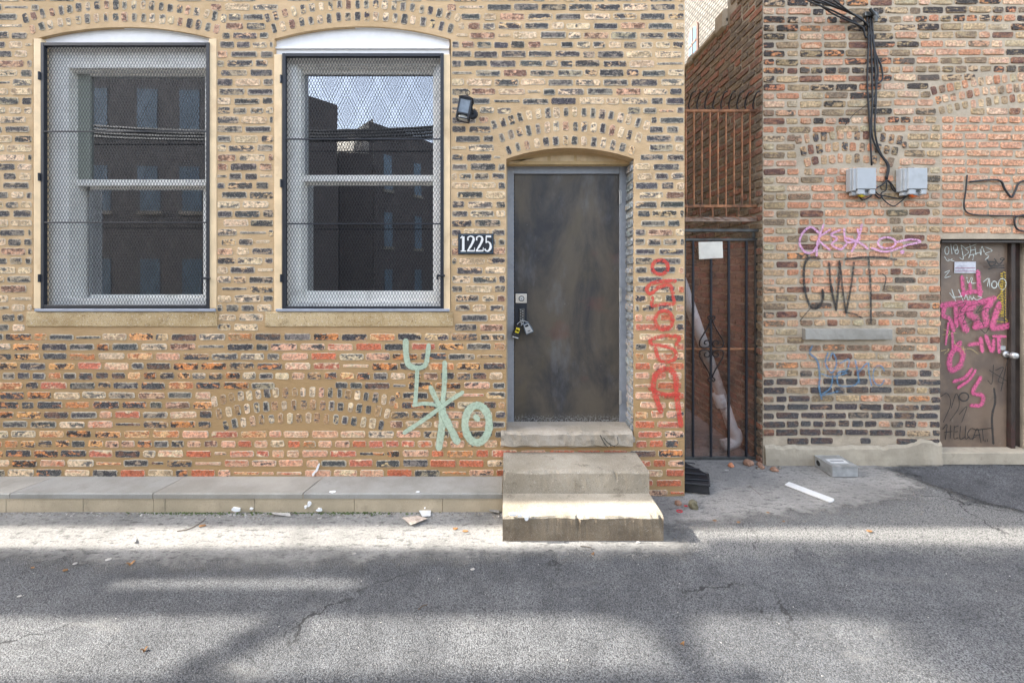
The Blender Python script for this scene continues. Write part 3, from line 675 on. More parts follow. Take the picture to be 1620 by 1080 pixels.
for yy in (312, 466, 628):
    mb = MB(); c = P(980.5, yy, YF); mb.tube([(c.x, YF-.006, c.z-.055), (c.x, YF-.006, c.z+.055)], .0075, 10); mb.box((c.x, YF-.004, c.z-.05), (c.x+.014, YF-.001, c.z+.05), .001)
    mb.build('hinge', M['silver'], dr)
mb = MB(); bxp(mb, 815.5, 464.5, 833.5, 479.5, YD-.014, YD-.001, .004)
a = P(824, 472.5, YD); mb.build('lock_plate', simple('worn_lock_plate', srgb(205, 198, 186), .45, .2, var=.15), dr)
mb = MB(); c = P(825, 472, YD); mb.tube([(c.x+.02*math.cos(a/16*6.283), YD-.016, c.z+.02*math.sin(a/16*6.283)) for a in range(17)], .0035, 6); mb.build('lock_ring', M['iron'], dr)
mb = MB(); c = P(825, 472, YD); mb.tube([(c.x, YD-.02, c.z), (c.x, YD-.002, c.z)], .017, 20); mb.cm = 0
mb.build('lock_cylinder', M['silver'], dr)
mb = MB(); mb.tube([(c.x, YD-.022, c.z-.003), (c.x, YD-.019, c.z-.003)], .004, 10); mb.build('keyhole', M['iron'], dr)
mb = MB(); bxp(mb, 815, 462, 833.5, 512, YD-.004, YD-.001, .001); mb.build('backplate', M['iron'], dr)
mb = MB(); bxp(mb, 821.5, 488, 830, 508, YD-.02, YD-.005, .003); mb.build('hasp', M['iron_grey'], dr)
mb = MB()
for i in range(9):
    a = P(823.5+(i % 2)*3.5, 490+i*2, YD-.02); mb.box((a.x-.003, YD-.0225, a.z-.003), (a.x+.004, YD-.0195, a.z+.003), .001)
mb.build('combination_wheels', M['silver'], dr)
# infill panel of mortar under the arch
o = OPEN[2]; n = 20; mb = MB(); Yi = W0+.11
top = [(px2u(o[0]+1+(o[1]-o[0]-2)*i/n, Yi), px2z(soff(o, o[0]+1+(o[1]-o[0]-2)*i/n), W0)+.02) for i in range(n+1)]
zb = px2z(259, Yi)-.005
mb.prism(top+[(top[-1][0], zb), (top[0][0], zb)], Yi, YF+.1)
for x in (868, 909): pass
mb.build('arch_infill', simple('infill_mortar', srgb(192, 166, 124), .9, var=.12, scale=14, bump=.4), bldL)
mb = MB()
for x0, x1, dy in ((806, 866, 4), (871, 908, 0), (912, 975, 2)):
    pts = [(x0+(x1-x0)*i/8) for i in range(9)]
    topp = [(px2u(x, Yi), px2z(soff(o, x)+5, W0)) for x in pts]; zz = px2z(255, Yi-.004)
    mb.prism(topp+[(topp[-1][0], zz), (topp[0][0], zz)], Yi-.005, Yi+.01)
mb.build('infill_stone', simple('pale_infill', srgb(204, 182, 146), .9, var=.15, scale=12, dirt=(srgb(180, 140, 90), .5), bump=.4), bldL)
# stone threshold
mb = MB(); rough_block(mb, 792.5, 1002, 684, 709, W0-.045, W0+.19, 34, .012, .018)
mb.build('threshold', M['stone'], bldL)
mb = MB(); a = P(800, 676, YF); mb.box((0.0, W0-.02, .40), (.995, YF+.1, a.z-.003), .004); mb.build('threshold_bed', M['stone'], bldL)

# ---------------------------------------------------------------- graffiti
def paint(name, mat, strokes, Y, parent, label=None, org=(0, 0), s=1.0, lift=.008, sub=6):
    """strokes: (points, width px); points in a zoomed picture of scale s with corner org"""
    mb = MB(); lay = 0
    for pts, wd in strokes:
        pp = [Vector((org[0]+x/s, org[1]+y/s)) for x, y in pts]
        if len(pp) > 2: pp = catmull(pp, sub)
        q = [Vector((px2u(p.x, Y), px2z(p.y, Y))) for p in pp]; hw = wd/2*Y/F; yo = Y-lift-lay*.0009; lay += 1
        d0 = (q[1]-q[0]).normalized()*hw*.8; d1 = (q[-1]-q[-2]).normalized()*hw*.8
        q = [q[0]-d0]+q+[q[-1]+d1]; L = []; Rr = []
        for i, p in enumerate(q):
            t = (q[min(i+1, len(q)-1)]-q[max(i-1, 0)]); t = t.normalized() if t.length > 1e-6 else Vector((1, 0))
            nn = Vector((-t.y, t.x)); k = hw*(1 if 0 < i < len(q)-1 else .45)*random.uniform(.88, 1.1)
            L.append(p+nn*k); Rr.append(p-nn*k)
        for i in range(len(q)-1):
            ya_, yb2 = yo-i*1.2e-5, yo-(i+1)*1.2e-5
            mb.face([(L[i].x, ya_, L[i].y), (L[i+1].x, yb2, L[i+1].y), (Rr[i+1].x, yb2-4e-6, Rr[i+1].y), (Rr[i].x, ya_-4e-6, Rr[i].y)], [(0, i), (0, i+1), (1, i+1), (1, i)])
    o = mb.build(name, mat, parent)
    # keep the ribbon one-sided towards the alley
    if label: o['label'] = label
    return o
def ell(cx, cy, rx, ry, a0=0, a1=360, n=14): return [(cx+rx*math.cos(R(a0+(a1-a0)*k/n)), cy+ry*math.sin(R(a0+(a1-a0)*k/n))) for k in range(n+1)]
Z8 = dict(org=(780, 400), s=3.375)
paint('graffiti', M['sp_red'], [(ell(890, 76, 42, 38), 7.5),
  ([(968, 150), (920, 150), (850, 162), (818, 192), (838, 218), (880, 185), (940, 172), (958, 215)], 8),
  ([(850, 240), (848, 282), (900, 272), (962, 270), (958, 232)], 7), (ell(910, 358, 46, 50), 8),
  ([(975, 488), (988, 448), (910, 440), (838, 464), (850, 486), (930, 500), (972, 530), (958, 572), (890, 574), (864, 510)], 7.5),
  ([(1000, 915), (985, 820), (975, 740), (970, 655), (930, 617), (872, 640), (852, 700), (868, 770), (892, 840)], 11), ([(838, 722), (900, 752), (985, 750)], 9)],
  W0, bldL, 'red spray-painted letters running down the pier beside the door', **Z8)
Z5 = dict(org=(400, 520), s=3.0)
paint('graffiti', M['sp_green'], [([(727, 58), (728, 110), (738, 165), (762, 182)], 11), ([(762, 184), (800, 182), (824, 160), (836, 78)], 9), ([(782, 190), (778, 270), (772, 350)], 8),
  ([(765, 360), (820, 352), (885, 362)], 7), ([(912, 160), (910, 260), (902, 350)], 9.5), ([(900, 360), (898, 460), (884, 560)], 13), ([(846, 276), (868, 325), (898, 380)], 9.5), ([(900, 390), (935, 460), (970, 530)], 13.5),
  ([(995, 300), (940, 335), (890, 372), (810, 430), (722, 488)], 8), (ell(1065, 447, 57, 88, -90, 270), 14), ([(1060, 414), (1066, 424)], 11)],
  W0, bldL, 'pale green painted letters on the brick left of the steps', **Z5)

# steps, ledge --------------------------------------------------------------------------------
Y1s, Y2s = 2.89, 2.624
def step_block(name, x0, x1, z0, z1, ya, yb, parent, dark=False):
    n = 60; rows_ = [(yb, z1), (ya+.03, z1-.001), (ya+.009, z1-.006), (ya, z1-.018), (ya-.001, (z0+z1)/2), (ya, z0)]
    vs = []
    for i in range(n+1):
        u = x0+(x1-x0)*i/n
        for j, (Y, z) in enumerate(rows_):
            e = .007 if 0 < j < 5 else .0
            vs.append((u, Y+(mnoise.noise(Vector((u*9, j*2.2, z1*31)))+.6*mnoise.noise(Vector((u*33, j*2.2, z1*31))))*e, z+mnoise.noise(Vector((u*7+3, j*1.3, z1*17)))*e*.8))
    m = len(rows_)
    f = [(i*m+j, i*m+j+1, (i+1)*m+j+1, (i+1)*m+j) for i in range(n) for j in range(m-1)]
    base = len(vs); vs += [(x0, yb, z0), (x1, yb, z0)]
    f += [tuple(list(range(m))+[base]), tuple([n*m+j for j in range(m)]+[base+1])]
    vs = [(a, b+(.012 if abs(mnoise.noise(Vector((a*23, c*40, 4)))) > .42 and 0 < (i % m) < 4 and i < base else 0), c) for i, (a, b, c) in enumerate(vs)]
    mb = MB(); mb.poly(vs, f)
    if dark: mb.mi = [1 if (i < n*(m-1) and i % (m-1) >= 3) else 0 for i in range(len(f))]
    return mb.build(name, [M['step'], M['riser_dark']], parent)
st = thing('doorstep', 'two worn concrete steps below the black door', 'steps', (.5, 2.9, 0))
step_block('step', -.018, 1.0, .165, .320, Y1s, W0, st)['label'] = 'upper concrete step, its tread in shade'
step_block('step', -.02, 1.0, -.06, .166, Y2s, W0-.002, st, True)['label'] = 'lower concrete step with a dark stained riser'
mb = MB()
for (x, y, rx, ry) in ((812, 812, 7, 2), (822, 814, 5, 2.2), (833, 818, 3, 4.5), (838, 814, 1.6, 3)):
    c = P(x, y, Y2s); mb.prism([(c.x+rx*.004*math.cos(a/9*6.283)*random.uniform(.6, 1.2), c.z+ry*.004*math.sin(a/9*6.283)*random.uniform(.6, 1.2)) for a in range(9)], Y2s-.012, Y2s+.004)
mb.build('paint_splash', M['splat'], st)
YL = 2.934
lg = thing('concrete_ledge', 'low grey concrete ledge running along the foot of the brick wall', 'ledge', (-2.5, YL, 0))
joints = [px2u(x, 3.06) for x in (-270, 55, 272, 500)]
xs = [-7]+joints+[-.021]
cap_i = 0
for a, b in zip(xs[:-1], xs[1:]):
    sk = .06*(a+1)/6
    a_, b_ = a+.004, b-.004; mb = MB()
    ska = (.035 if a in joints else 0)*(1 if a < -1 else .4); skb = (.035 if b in joints else 0)
    zt0, zt1 = .132, .142
    v = [(a_+0, W0, zt0), (b_, W0, zt0), (b_-skb, YL+.008, zt1), (a_-ska, YL+.008, zt1), (a_-ska, YL, zt1-.008), (b_-skb, YL, zt1-.008), (b_-skb, YL, .105), (a_-ska, YL, .105), (a_, W0, .06), (b_, W0, .06)]
    mb.poly(v, [(0, 1, 2, 3), (3, 2, 5, 4), (4, 5, 6, 7), (0, 3, 4, 7, 8), (1, 9, 6, 5, 2)])
    mb.build('cap', M['ledge_top'] if cap_i % 2 else M['ledge_top2'], lg); cap_i += 1
mb = MB(); rough_block(mb, px2u(0, 1)*0-720, 794, 0, 1, YL+.006, W0, 2)
mb = MB(); xs2 = [-7]+[px2u(x, YL) for x in (-130, 8, 130, 242, 260, 402, 560, 700)]+[-.021]
for a, b in zip(xs2[:-1], xs2[1:]): mb.box((a+.0008, YL+.004+random.uniform(0, .002), -.08), (b-.0008, W0, .131), .003)
mb.build('face', M['ledge_face'], lg)
mb = MB()
for (x, y, rx, ry) in ((503, 739, 2.5, 8), (497, 748, 2, 4)):
    c = P(x, y, W0); mb.prism([(c.x+rx*.0045*math.cos(a/8*6.283)*random.uniform(.6, 1.2)+(.004*math.sin(a/8*6.283)*ry*.4), c.z+ry*.0045*math.sin(a/8*6.283)) for a in range(8)], W0-.012, W0-.002)
for (x, y, rx, ry) in ((489, 797, 3.5, 5), (484, 801, 2, 3), (505, 806, 5, 2.5), (374, 805, 8, 4), (398, 804, 3, 1.5), (672, 803, 1.2, .8)):
    c = P(x, y, YL); mb.prism([(c.x+rx*.0045*math.cos(a/9*6.283)*random.uniform(.5, 1.3), c.z+ry*.0045*math.sin(a/9*6.283)*random.uniform(.5, 1.3)) for a in range(9)], YL-.006, YL+.006)
for (x, y, rx, ry) in ((526, 777, 5.5, .02), (661, 779, 3, .012)):
    c = P(x, y, YL+.015); mb.slab([(c.x+rx*.0045*math.cos(a/9*6.283)*random.uniform(.7, 1.2), YL+.02+ry*math.sin(a/9*6.283)*.7) for a in range(9)], .138, .145)
mb.build('paint_splash', M['splat'], lg)

# ---------------------------------------------------------------- right building
bldR = thing('brick_building', 'red and tan brick building with brown graffitied door and grey cable boxes', 'building', (3.5, W1, 0))
def tone(c, k=.22, b=srgb(184, 150, 112)): return tuple(x*(1-k)+y*k for x, y in zip(c, b))
def pick_right(x, y):
    a = pick_right_(x, y); return (tone(a[0]) if sum(a[0]) > .25 else a[0], tone(a[1]) if sum(a[1]) > .25 else a[1])+tuple(a[2:])
def pick_right_(x, y):
    r = random.random()
    if 1285 < x < 1402 and 268 < y < 470 or (x > 1490 and y > 180):      # later orange infill
        return random.choice([(jit(srgb(190, 132, 104)), jit(srgb(206, 152, 122)), .5), (jit(srgb(200, 148, 120)), jit(srgb(186, 132, 104)), .5), (jit(srgb(194, 136, 106)), jit(srgb(206, 166, 138)), .52)])+(.6, .4)
    if y > 585 and y < 705 and random.random() < min(.8, (y-560)/130):
        return random.choice([(jit(CH), jit(srgb(84, 80, 78)), .5), (jit(srgb(92, 74, 66)), jit(CH), .5), (jit(srgb(72, 66, 66)), jit(BRN), .6)])+(.6, .3)
    if y < 200 and r < .34: return jit(srgb(58, 52, 50)), jit(random.choice([OLIVE, ORG, srgb(186, 116, 80), srgb(176, 150, 120)])), random.uniform(.48, .6), .9, .5
    if y < 200: r = random.random()
    if 390 < y < 590 and r < .55: return jit(srgb(190, 160, 128)), jit(random.choice([srgb(190, 140, 112), srgb(176, 148, 112)])), .5, 1.1, .8
    if r < .26: return jit(srgb(150, 132, 102)), jit(random.choice([srgb(186, 160, 126), srgb(96, 86, 72)])), random.uniform(.45, .56), .9, .6
    if r < .50: return jit(srgb(194, 156, 132)), jit(random.choice([srgb(206, 176, 146), srgb(170, 122, 98)])), .5, 1.0, .7
    if r < .64: return jit(srgb(182, 122, 92)), jit(random.choice([srgb(160, 102, 78), srgb(196, 156, 130)])), .52, .8, .5
    if r < .84: return jit(srgb(92, 82, 72)), jit(random.choice([OLIVE, BRN, ORG, srgb(176, 150, 120), srgb(186, 140, 112)])), random.uniform(.46, .58), 1.0, .6
    if r < .94: return jit(srgb(120, 74, 60)), jit(srgb(96, 68, 60)), .5, .6, .3
    return jit(srgb(180, 168, 140)), jit(srgb(150, 136, 108)), .5, 1, .6
B = Bricks((0, W1, 0), (1, 0, 0), (0, -1, 0))
DX0, DX1, DT = 1487, 1640, 378
XR0, XR1, TR = 1207, 2150, -420
u = lambda x: px2u(x, W1)
z = lambda y: px2z(y, W1)
T = z(TR)
B.sheet([(u(XR0), W1, -.2), (u(DX0), W1, -.2), (u(DX0), W1, T), (u(XR0), W1, T)])
B.sheet([(u(DX0), W1, z(DT)), (u(DX1), W1, z(DT)), (u(DX1), W1, T), (u(DX0), W1, T)])
B.sheet([(u(DX1), W1, -.2), (u(XR1), W1, -.2), (u(XR1), W1, T), (u(DX1), W1, T)])
B.sheet([(u(DX0), W1, z(DT)), (u(DX1), W1, z(DT)), (u(DX1), W1+.3, z(DT)), (u(DX0), W1+.3, z(DT))])
B.sheet([(u(DX0), W1, -.2), (u(DX0), W1+.3, -.2), (u(DX0), W1+.3, z(DT)), (u(DX0), W1, z(DT))])
B.sheet([(u(DX1), W1, -.2), (u(DX1), W1+.3, -.2), (u(DX1), W1+.3, z(DT)), (u(DX1), W1, z(DT))])
A3 = (1343, 266, 70, 7); A4 = (1665, 168, 178, 22)
yy = 698.0; k = 0
while yy > TR+8:
    header = (k % 6) == 2
    x = XR0+(0.5 if k % 2 else 0.5); first = True
    while x < XR1:
        L = random.uniform(15.5, 19) if header else random.choice([34, 35, 33, 36, 34, 32, 17])
        if first: L = 17 if k % 2 else 34
        first = False
        gap = random.uniform(2.4, 3.8); x0, x1 = x, x+L
        for b in (1490, ):
            if x0 < b-3 < x1 and yy > 178: x1 = b-3; x = b-L-gap
        if yy > DT-5:
            if x0 < DX0 < x1: x1 = DX0-1; x = DX0-L-gap+2
            elif x0 < DX1 < x1: x0 = DX1+1
            elif DX0 <= x0 and x1 <= DX1: x += L+gap; continue
        if x1-x0 > 5:
            cx = (x0+x1)/2; hw = (x1-x0)/2; ok = True
            x0, x1 = free_run(x0, x1, yy, lambda a, b: in_ring(a, b-2.5, *A3, 57, 4) or in_ring(a, b+2.5, *A3, 57, 4) or in_ring(a, b-2.5, *A4, 51, 3) or in_ring(a, b+2.5, *A4, 51, 3) or (1272 < a < 1415 and 515 < b < 543))
            cx = (x0+x1)/2; hw = (x1-x0)/2
            if hw < 3: ok = False
            if yy > 690 and cx < DX0 and random.random() < .3: ok = False
            if ok:
                cA, cB, t, sm, ha = pick_right(cx, yy)
                wv = 1.5*math.sin(cx*.011+yy*.004)+random.uniform(-.6, .6)
                B.brick(u(cx), z(yy+wv), hw*W1/F, random.uniform(9.3, 10.7)*W1/F/2, cA, cB, t, sm, ha, ang=random.uniform(-.018, .018), d=.008, wob=.0035)
        x += L+gap
    yy -= 13.35; k += 1
ring(B, W1, *A3, 3, 18.5, 14.5, 9.8, 13, lambda x, y: pick_right(1220, 400) if random.random() < .7 else (jit(CH), jit(TAN), .5, .8, .4), .007, (0, 3, 6))
ring(B, W1, *A4, 3, 16.5, 13.8, 9.6, 12.6, lambda x, y: pick_right(1220, 300), .007, (0, 2, 4))
B.build('wall', M['brick_right'], bldR)
# passage side wall
B = Bricks((u(XR0), 0, 0), (0, 1, 0), (-1, 0, 0)); xs_ = u(XR0)
COP = HC+2.56
B.sheet([(xs_, W1, -.2), (xs_, 10, -.2), (xs_, 10, COP), (xs_, W1, COP)])
B.sheet([(xs_, W1, COP), (xs_, 4.25, COP), (xs_, 4.25, T), (xs_, W1, T)])
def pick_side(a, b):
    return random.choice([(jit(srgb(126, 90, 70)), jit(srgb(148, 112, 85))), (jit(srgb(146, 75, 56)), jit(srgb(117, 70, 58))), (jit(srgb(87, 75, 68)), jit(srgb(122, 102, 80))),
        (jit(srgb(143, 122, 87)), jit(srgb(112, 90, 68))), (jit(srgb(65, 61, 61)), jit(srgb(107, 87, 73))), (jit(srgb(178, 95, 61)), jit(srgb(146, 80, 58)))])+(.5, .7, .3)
zz = .03; k = 0
while zz < T-.05:
    v = W1+.006; first = True
    vmax = 8 if zz < COP-.04 else 4.24
    while v < vmax:
        L = random.uniform(.092, .1) if (k % 6 == 2 or (first and k % 2)) else random.uniform(.185, .2)
        first = False
        cA, cB, t, sm, ha = pick_side(0, 0)
        if v+L <= vmax+.02: B.brick(v+L/2, zz, L/2, random.uniform(.026, .0295), cA, cB, t, sm, ha, ang=random.uniform(-.015, .015), d=.010, wob=.004)
        v += L+random.uniform(.013, .02)
    zz += .0745; k += 1
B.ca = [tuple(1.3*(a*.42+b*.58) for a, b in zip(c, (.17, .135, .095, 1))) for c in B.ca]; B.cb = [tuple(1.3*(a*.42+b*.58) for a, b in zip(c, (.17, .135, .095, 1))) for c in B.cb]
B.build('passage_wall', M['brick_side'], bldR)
mb = MB()
mb.box((xs_-.03, 4.25, COP), (xs_+.2, 5.5, COP+.05), .01); mb.box((xs_-.03, 5.5, COP+.0), (xs_+.2, 10, COP+.045), .01)
for yv in (4.25, 4.95): pass
mb.box((xs_-.045, 4.25, COP-.06), (xs_+.1, 4.45, COP+.16), .03); mb.box((xs_-.045, 5.0, COP-.03), (xs_+.1, 5.12, COP+.075), .02)
mb.build('wall_coping', M['parge'], bldR)
MB().box((xs_+.21, W1+.31, -.2), (10.8, 9.8, COP-.1)).build('roof', M['far_whiteX'], bldR)
MB().box((u(XR1), W1+.01, -.2), (12, W1+.3, 6)).box((xs_+.01, W1+.012, T), (12, W1+.3, T+.3)).box((xs_+.01, W1+.05, COP), (u(XR1), W1+.28, T)).build('upper_wall', M['far_left'], bldR)
# parged base with a ragged top edge
mb = MB(); n = 60; pts = []
for i in range(n+1):
    x = 1208.5+(1486-1208.5)*i/n
    yt = 704+6*mnoise.noise(Vector((x*.03, 1, 1)))+4*mnoise.noise(Vector((x*.12, 2, 1)))-(10 if x > 1420 else 0)*min(1, (x-1420)/40)
    pts.append((x, yt))
vs = []; fs = []
for i, (x, yt) in enumerate(pts):
    vs += [(u(x), W1-.006, z(yt)), (u(x), W1-.022-.006*abs(mnoise.noise(Vector((x*.05, 0, 0)))), z(yt+5)), (u(x), W1-.028-.01*abs(mnoise.noise(Vector((x*.04, 5, 0)))), z(724)), (u(x), W1-.03, -.1)]
for i in range(n): fs += [(i*4+j, i*4+j+1, i*4+j+5, i*4+j+4) for j in range(3)]
vs += [(u(1208.5), W1, z(704)), (u(1208.5), W1, -.1)]; fs.append((0, 1, 2, 3, len(vs)-1, len(vs)-2))
vs += [(u(1486), W1, z(696)), (u(1486), W1, -.1)]; e = n*4; fs.append((e, e+1, e+2, e+3, len(vs)-1, len(vs)-2))
mb.poly(vs, fs); mb.build('cement_base', M['parge'], bldR)
mb = MB(); rough_block(mb, 1274.5, 1412, 520.5, 537.5, W1-.045, W1+.02, 24, .004, .005); mb.build('stone_sill', M['ledge_top'], bldR)
mb = MB(); bxp(mb, 1490, 380, 1620+60, 384, W1+.02, W1+.06); mb.build('lintel', M['brown_frame'], bldR)
# mortar seam left of infill
Z2 = dict(org=(1220, 340), s=2.5714)
paint('graffiti', M['sp_pink'], [([(188, 72), (155, 50), (120, 80), (112, 120), (135, 152), (165, 150), (188, 118)], 4.5), ([(180, 165), (184, 110), (208, 42)], 4), ([(235, 60), (188, 98), (232, 142)], 4),
  ([(275, 62), (238, 80), (262, 98), (240, 120), (275, 140), (300, 120)], 4), ([(290, 60), (300, 110), (350, 100), (345, 60)], 4), ([(362, 42), (345, 100), (322, 148)], 5), ([(300, 95), (350, 112), (385, 138)], 4.5),
  (ell(462, 114, 36, 22, 20, 380), 4), ([(495, 112), (560, 100), (598, 110), (540, 124), (460, 150), (400, 135)], 4), (ell(524, 151, 5, 4), 4)], W1, bldR, 'pale pink spray-painted scrawl above the black letters', lift=.014, **Z2)
paint('graffiti', M['sp_black'], [([(192, 178), (158, 172), (134, 195), (128, 260), (138, 330), (158, 374), (182, 378), (204, 345), (204, 305)], 5.5),
  ([(230, 195), (238, 290), (258, 384)], 5), ([(272, 190), (268, 290), (258, 384)], 5.5), ([(274, 195), (285, 310), (298, 396)], 4.5), ([(330, 196), (318, 290), (298, 396)], 5),
  ([(296, 180), (380, 172), (450, 174), (500, 182)], 5), ([(388, 178), (396, 290), (398, 438)], 5), ([(445, 240), (458, 256), (450, 300)], 2.5), ([(110, 430), (132, 402), (152, 380)], 2), ([(300, 396), (330, 402), (362, 418)], 3.5),
  ([(204, 314), (203, 328)], 6), ([(238, 294), (239, 308)], 6)], W1, bldR, 'black spray-painted letters on the bricked-up window', lift=.0145, **Z2)
paint('graffiti', M['sp_blue'], [([(162, 532), (152, 560), (182, 590), (192, 650), (190, 700), (200, 745)], 4.5), ([(225, 560), (215, 600), (240, 640), (260, 600), (245, 560), (228, 590)], 4), ([(245, 650), (235, 700), (200, 730), (265, 715)], 4),
  ([(275, 600), (310, 585), (300, 630), (265, 640), (270, 690), (330, 690), (350, 670)], 4), ([(335, 590), (345, 640), (350, 680)], 4.5), ([(345, 640), (385, 600), (390, 640), (400, 690)], 4), (ell(430, 650, 24, 40, 30, 330), 3.5), ([(190, 640), (240, 655), (300, 640)], 3.5)],
  W1, bldR, 'faded blue spray-painted scrawl below the stone sill', lift=.015, **Z2)
# dark soot smudges where cables meet the infill
# brown door
YB = W1+.10
db = thing('door', None, None, (px2u(1542, YB), YB, px2z(715, YB))); db.parent = bldR; db.matrix_parent_inverse.translation = -Vector(bldR.location)
mb = MB()
pz = lambda x, y: (px2u(x, YB), px2z(y, YB))
mb.prism([pz(1489, 384), pz(1594, 383), pz(1592, 714), pz(1486, 717)], YB, YB+.04); mb.build('leaf', M['brown_door'], db)
mb = MB(); bxp(mb, 1594, 380, 1600, 716, YB+.01, YB+.1); bxp(mb, 1600, 380, 1607, 716, YB-.03, YB+.1); bxp(mb, 1607, 380, 1628, 716, YB+.02, YB+.1); bxp(mb, 1484, 379, 1607, 383, YB-.03, YB+.1); mb.build('frame', M['brown_frame'], db)
mb = MB(); c = P(1590, 560, YB); mb.tube([(c.x, YB-.002, c.z), (c.x, YB-.015, c.z)], .03, 16).tube([(c.x, YB-.015, c.z), (c.x, YB-.045, c.z), (c.x, YB-.055, c.z), (c.x, YB-.085, c.z)], [.014, .016, .03, .024], 16); mb.build('handle', M['silver'], db, smooth=True)
mb = MB(); c = P(1586, 553, YB); mb.box((c.x-.03, YB-.01, c.z-.004), (c.x+.02, YB-.002, c.z+.035), .004); mb.build('lock_plate', M['galv'], db)
mb = MB(); bxp(mb, 1510, 414, 1544, 432, YB-.006, YB-.002, .001); mb.build('sticker', simple('torn_sticker', srgb(196, 196, 200), .6, var=.2, scale=40, dirt=(srgb(120, 110, 130), .5)), db)
mb = MB()
for yy in (423.5, 428.5): bxp(mb, 1511, yy, 1543, yy+1, YB-.0075, YB-.0062, 0)
mb.build('sticker_print', simple('faded_red_print', srgb(150, 90, 110), .6), db)
def tag_pts(seq): return seq
Z9 = dict(org=(1480, 370), s=5.686); Z3 = dict(org=(1460, 340), s=2.4545)
paint('graffiti', M['sp_hot'], [([(235, 392), (240, 470), (250, 545)], 9.3), ([(232, 540), (310, 520), (398, 518)], 10.2), ([(305, 455), (305, 525)], 8.5), ([(374, 345), (380, 430), (392, 545)], 10.2),
  ([(55, 640), (180, 625), (330, 622), (440, 605), (512, 584)], 13.6), ([(75, 650), (60, 730), (118, 765), (150, 860)], 10.2), ([(170, 655), (178, 820)], 10.2), ([(255, 650), (215, 735), (260, 855)], 15.3), ([(330, 650), (285, 710), (350, 760), (360, 820)], 15.3),
  ([(480, 620), (430, 700), (440, 800), (350, 830)], 15.3), ([(555, 640), (520, 740), (505, 840), (640, 822)], 14.4), ([(290, 992), (372, 982)], 8.5), ([(390, 945), (402, 1045)], 10.2), ([(438, 920), (462, 990), (492, 1050), (505, 960)], 9.3), ([(548, 930), (550, 1050)], 9.3), ([(505, 915), (602, 920)], 6.8)],
  YB, db, 'hot pink spray paint across the middle of the door', lift=.005, **Z9)
paint('graffiti', M['sp_hot'], [([(140, 500), (105, 545), (105, 600), (140, 585), (152, 540), (130, 512)], 12.8), ([(120, 645), (160, 630), (185, 600)], 8.0), ([(135, 668), (175, 640), (200, 605)], 7.2), ([(220, 632), (190, 688), (228, 700), (222, 736), (186, 738)], 8.8), ([(95, 420), (85, 500)], 4.8), ([(110, 460), (112, 520)], 6.4)],
  YB, db, 'hot pink spray paint on the lower half of the door', lift=.0055, **Z3)
paint('graffiti', M['sp_white'], [([(205, 212), (242, 224), (222, 100)], 1.3), ([(222, 100), (262, 135), (288, 165), (242, 205)], 1.3), ([(298, 95), (308, 150), (290, 215)], 1.3), ([(356, 94), (262, 128)], 1.3), ([(342, 118), (352, 188)], 1.3), ([(300, 150), (350, 140)], 1.2), ([(298, 192), (384, 168)], 1.3), ([(320, 235), (330, 185)], 1.2),
  ([(384, 130), (392, 190), (402, 112), (422, 165)], 1.3), ([(428, 118), (492, 150), (430, 178), (462, 200), (430, 232)], 1.3),
  (ell(85, 150, 18, 35), 1.2), ([(120, 95), (130, 180)], 1.2), (ell(160, 125, 18, 28), 1.2), (ell(170, 160, 15, 20), 1.2), ([(60, 205), (90, 245), (130, 225)], 1.2), ([(95, 230), (145, 245)], 1.2), ([(55, 350), (105, 330), (60, 390), (115, 380)], 1.3),
  ([(105, 530), (142, 578)], 1.4), ([(122, 498), (155, 600)], 1.4), ([(182, 500), (222, 598)], 1.4), ([(128, 572), (212, 558)], 1.3), ([(232, 582), (246, 545), (262, 592)], 1.3), ([(270, 592), (280, 552), (298, 590), (312, 560)], 1.3), ([(312, 572), (335, 590)], 1.3), ([(350, 560), (386, 570), (342, 592)], 1.3),
  ([(250, 390), (262, 440), (290, 390)], 1.2), ([(300, 395), (290, 440), (330, 440)], 1.2), ([(395, 430), (440, 400), (430, 470)], 1.2), ([(450, 400), (450, 480)], 1.2), (ell(490, 455, 24, 30), 2), (ell(560, 450, 34, 50), 1.2)],
  YB, db, 'thin white marker tags near the top of the door', lift=.007, **Z9)
yz = [(600+28*math.sin(i*2.1), 342+i*7.5) for i in range(54)]
paint('graffiti', M['sp_yellow'], [(yz, 1.4), ([(565, 440), (585, 520), (545, 575), (600, 590), (550, 650), (570, 710), (605, 690)], 1.6), ([(565, 722), (520, 775), (636, 790), (600, 742)], 1.3)], YB, db, 'yellow marker scribble down the right edge of the door', lift=.0075, sub=3, **Z9)
paint('graffiti', M['sp_tan'], [([(60, 855), (120, 880), (95, 920)], 1.1), ([(55, 905), (180, 888)], 1.1), ([(150, 930), (170, 990), (230, 1020), (210, 1060)], 1.1), ([(240, 1010), (250, 1075)], 1.1), ([(40, 1050), (110, 1035), (70, 1075)], 1.1), ([(230, 1040), (300, 1030), (370, 1075)], 1.1)], YB, db, 'cream marker scrawl on the left side of the door', lift=.0072, **Z9)
HC_ = [([(74, 830), (90, 812), (84, 868)], 1.3), ([(104, 815), (102, 864)], 1.3), ([(80, 842), (108, 838)], 1.2), ([(118, 818), (116, 864), (132, 862)], 1.2), ([(116, 840), (130, 838)], 1.2), ([(118, 820), (132, 816)], 1.2), ([(140, 818), (138, 866), (156, 860)], 1.2), ([(160, 816), (158, 864), (174, 858)], 1.2),
       ([(196, 830), (180, 826), (166, 848), (178, 866), (200, 856)], 1.2), ([(186, 868), (204, 826), (218, 880)], 1.3), ([(192, 852), (214, 850)], 1.2), ([(196, 832), (258, 824)], 1.3), ([(222, 828), (226, 872)], 1.2), ([(232, 868), (232, 876)], 1.2), ([(240, 867), (240, 875)], 1.2)]
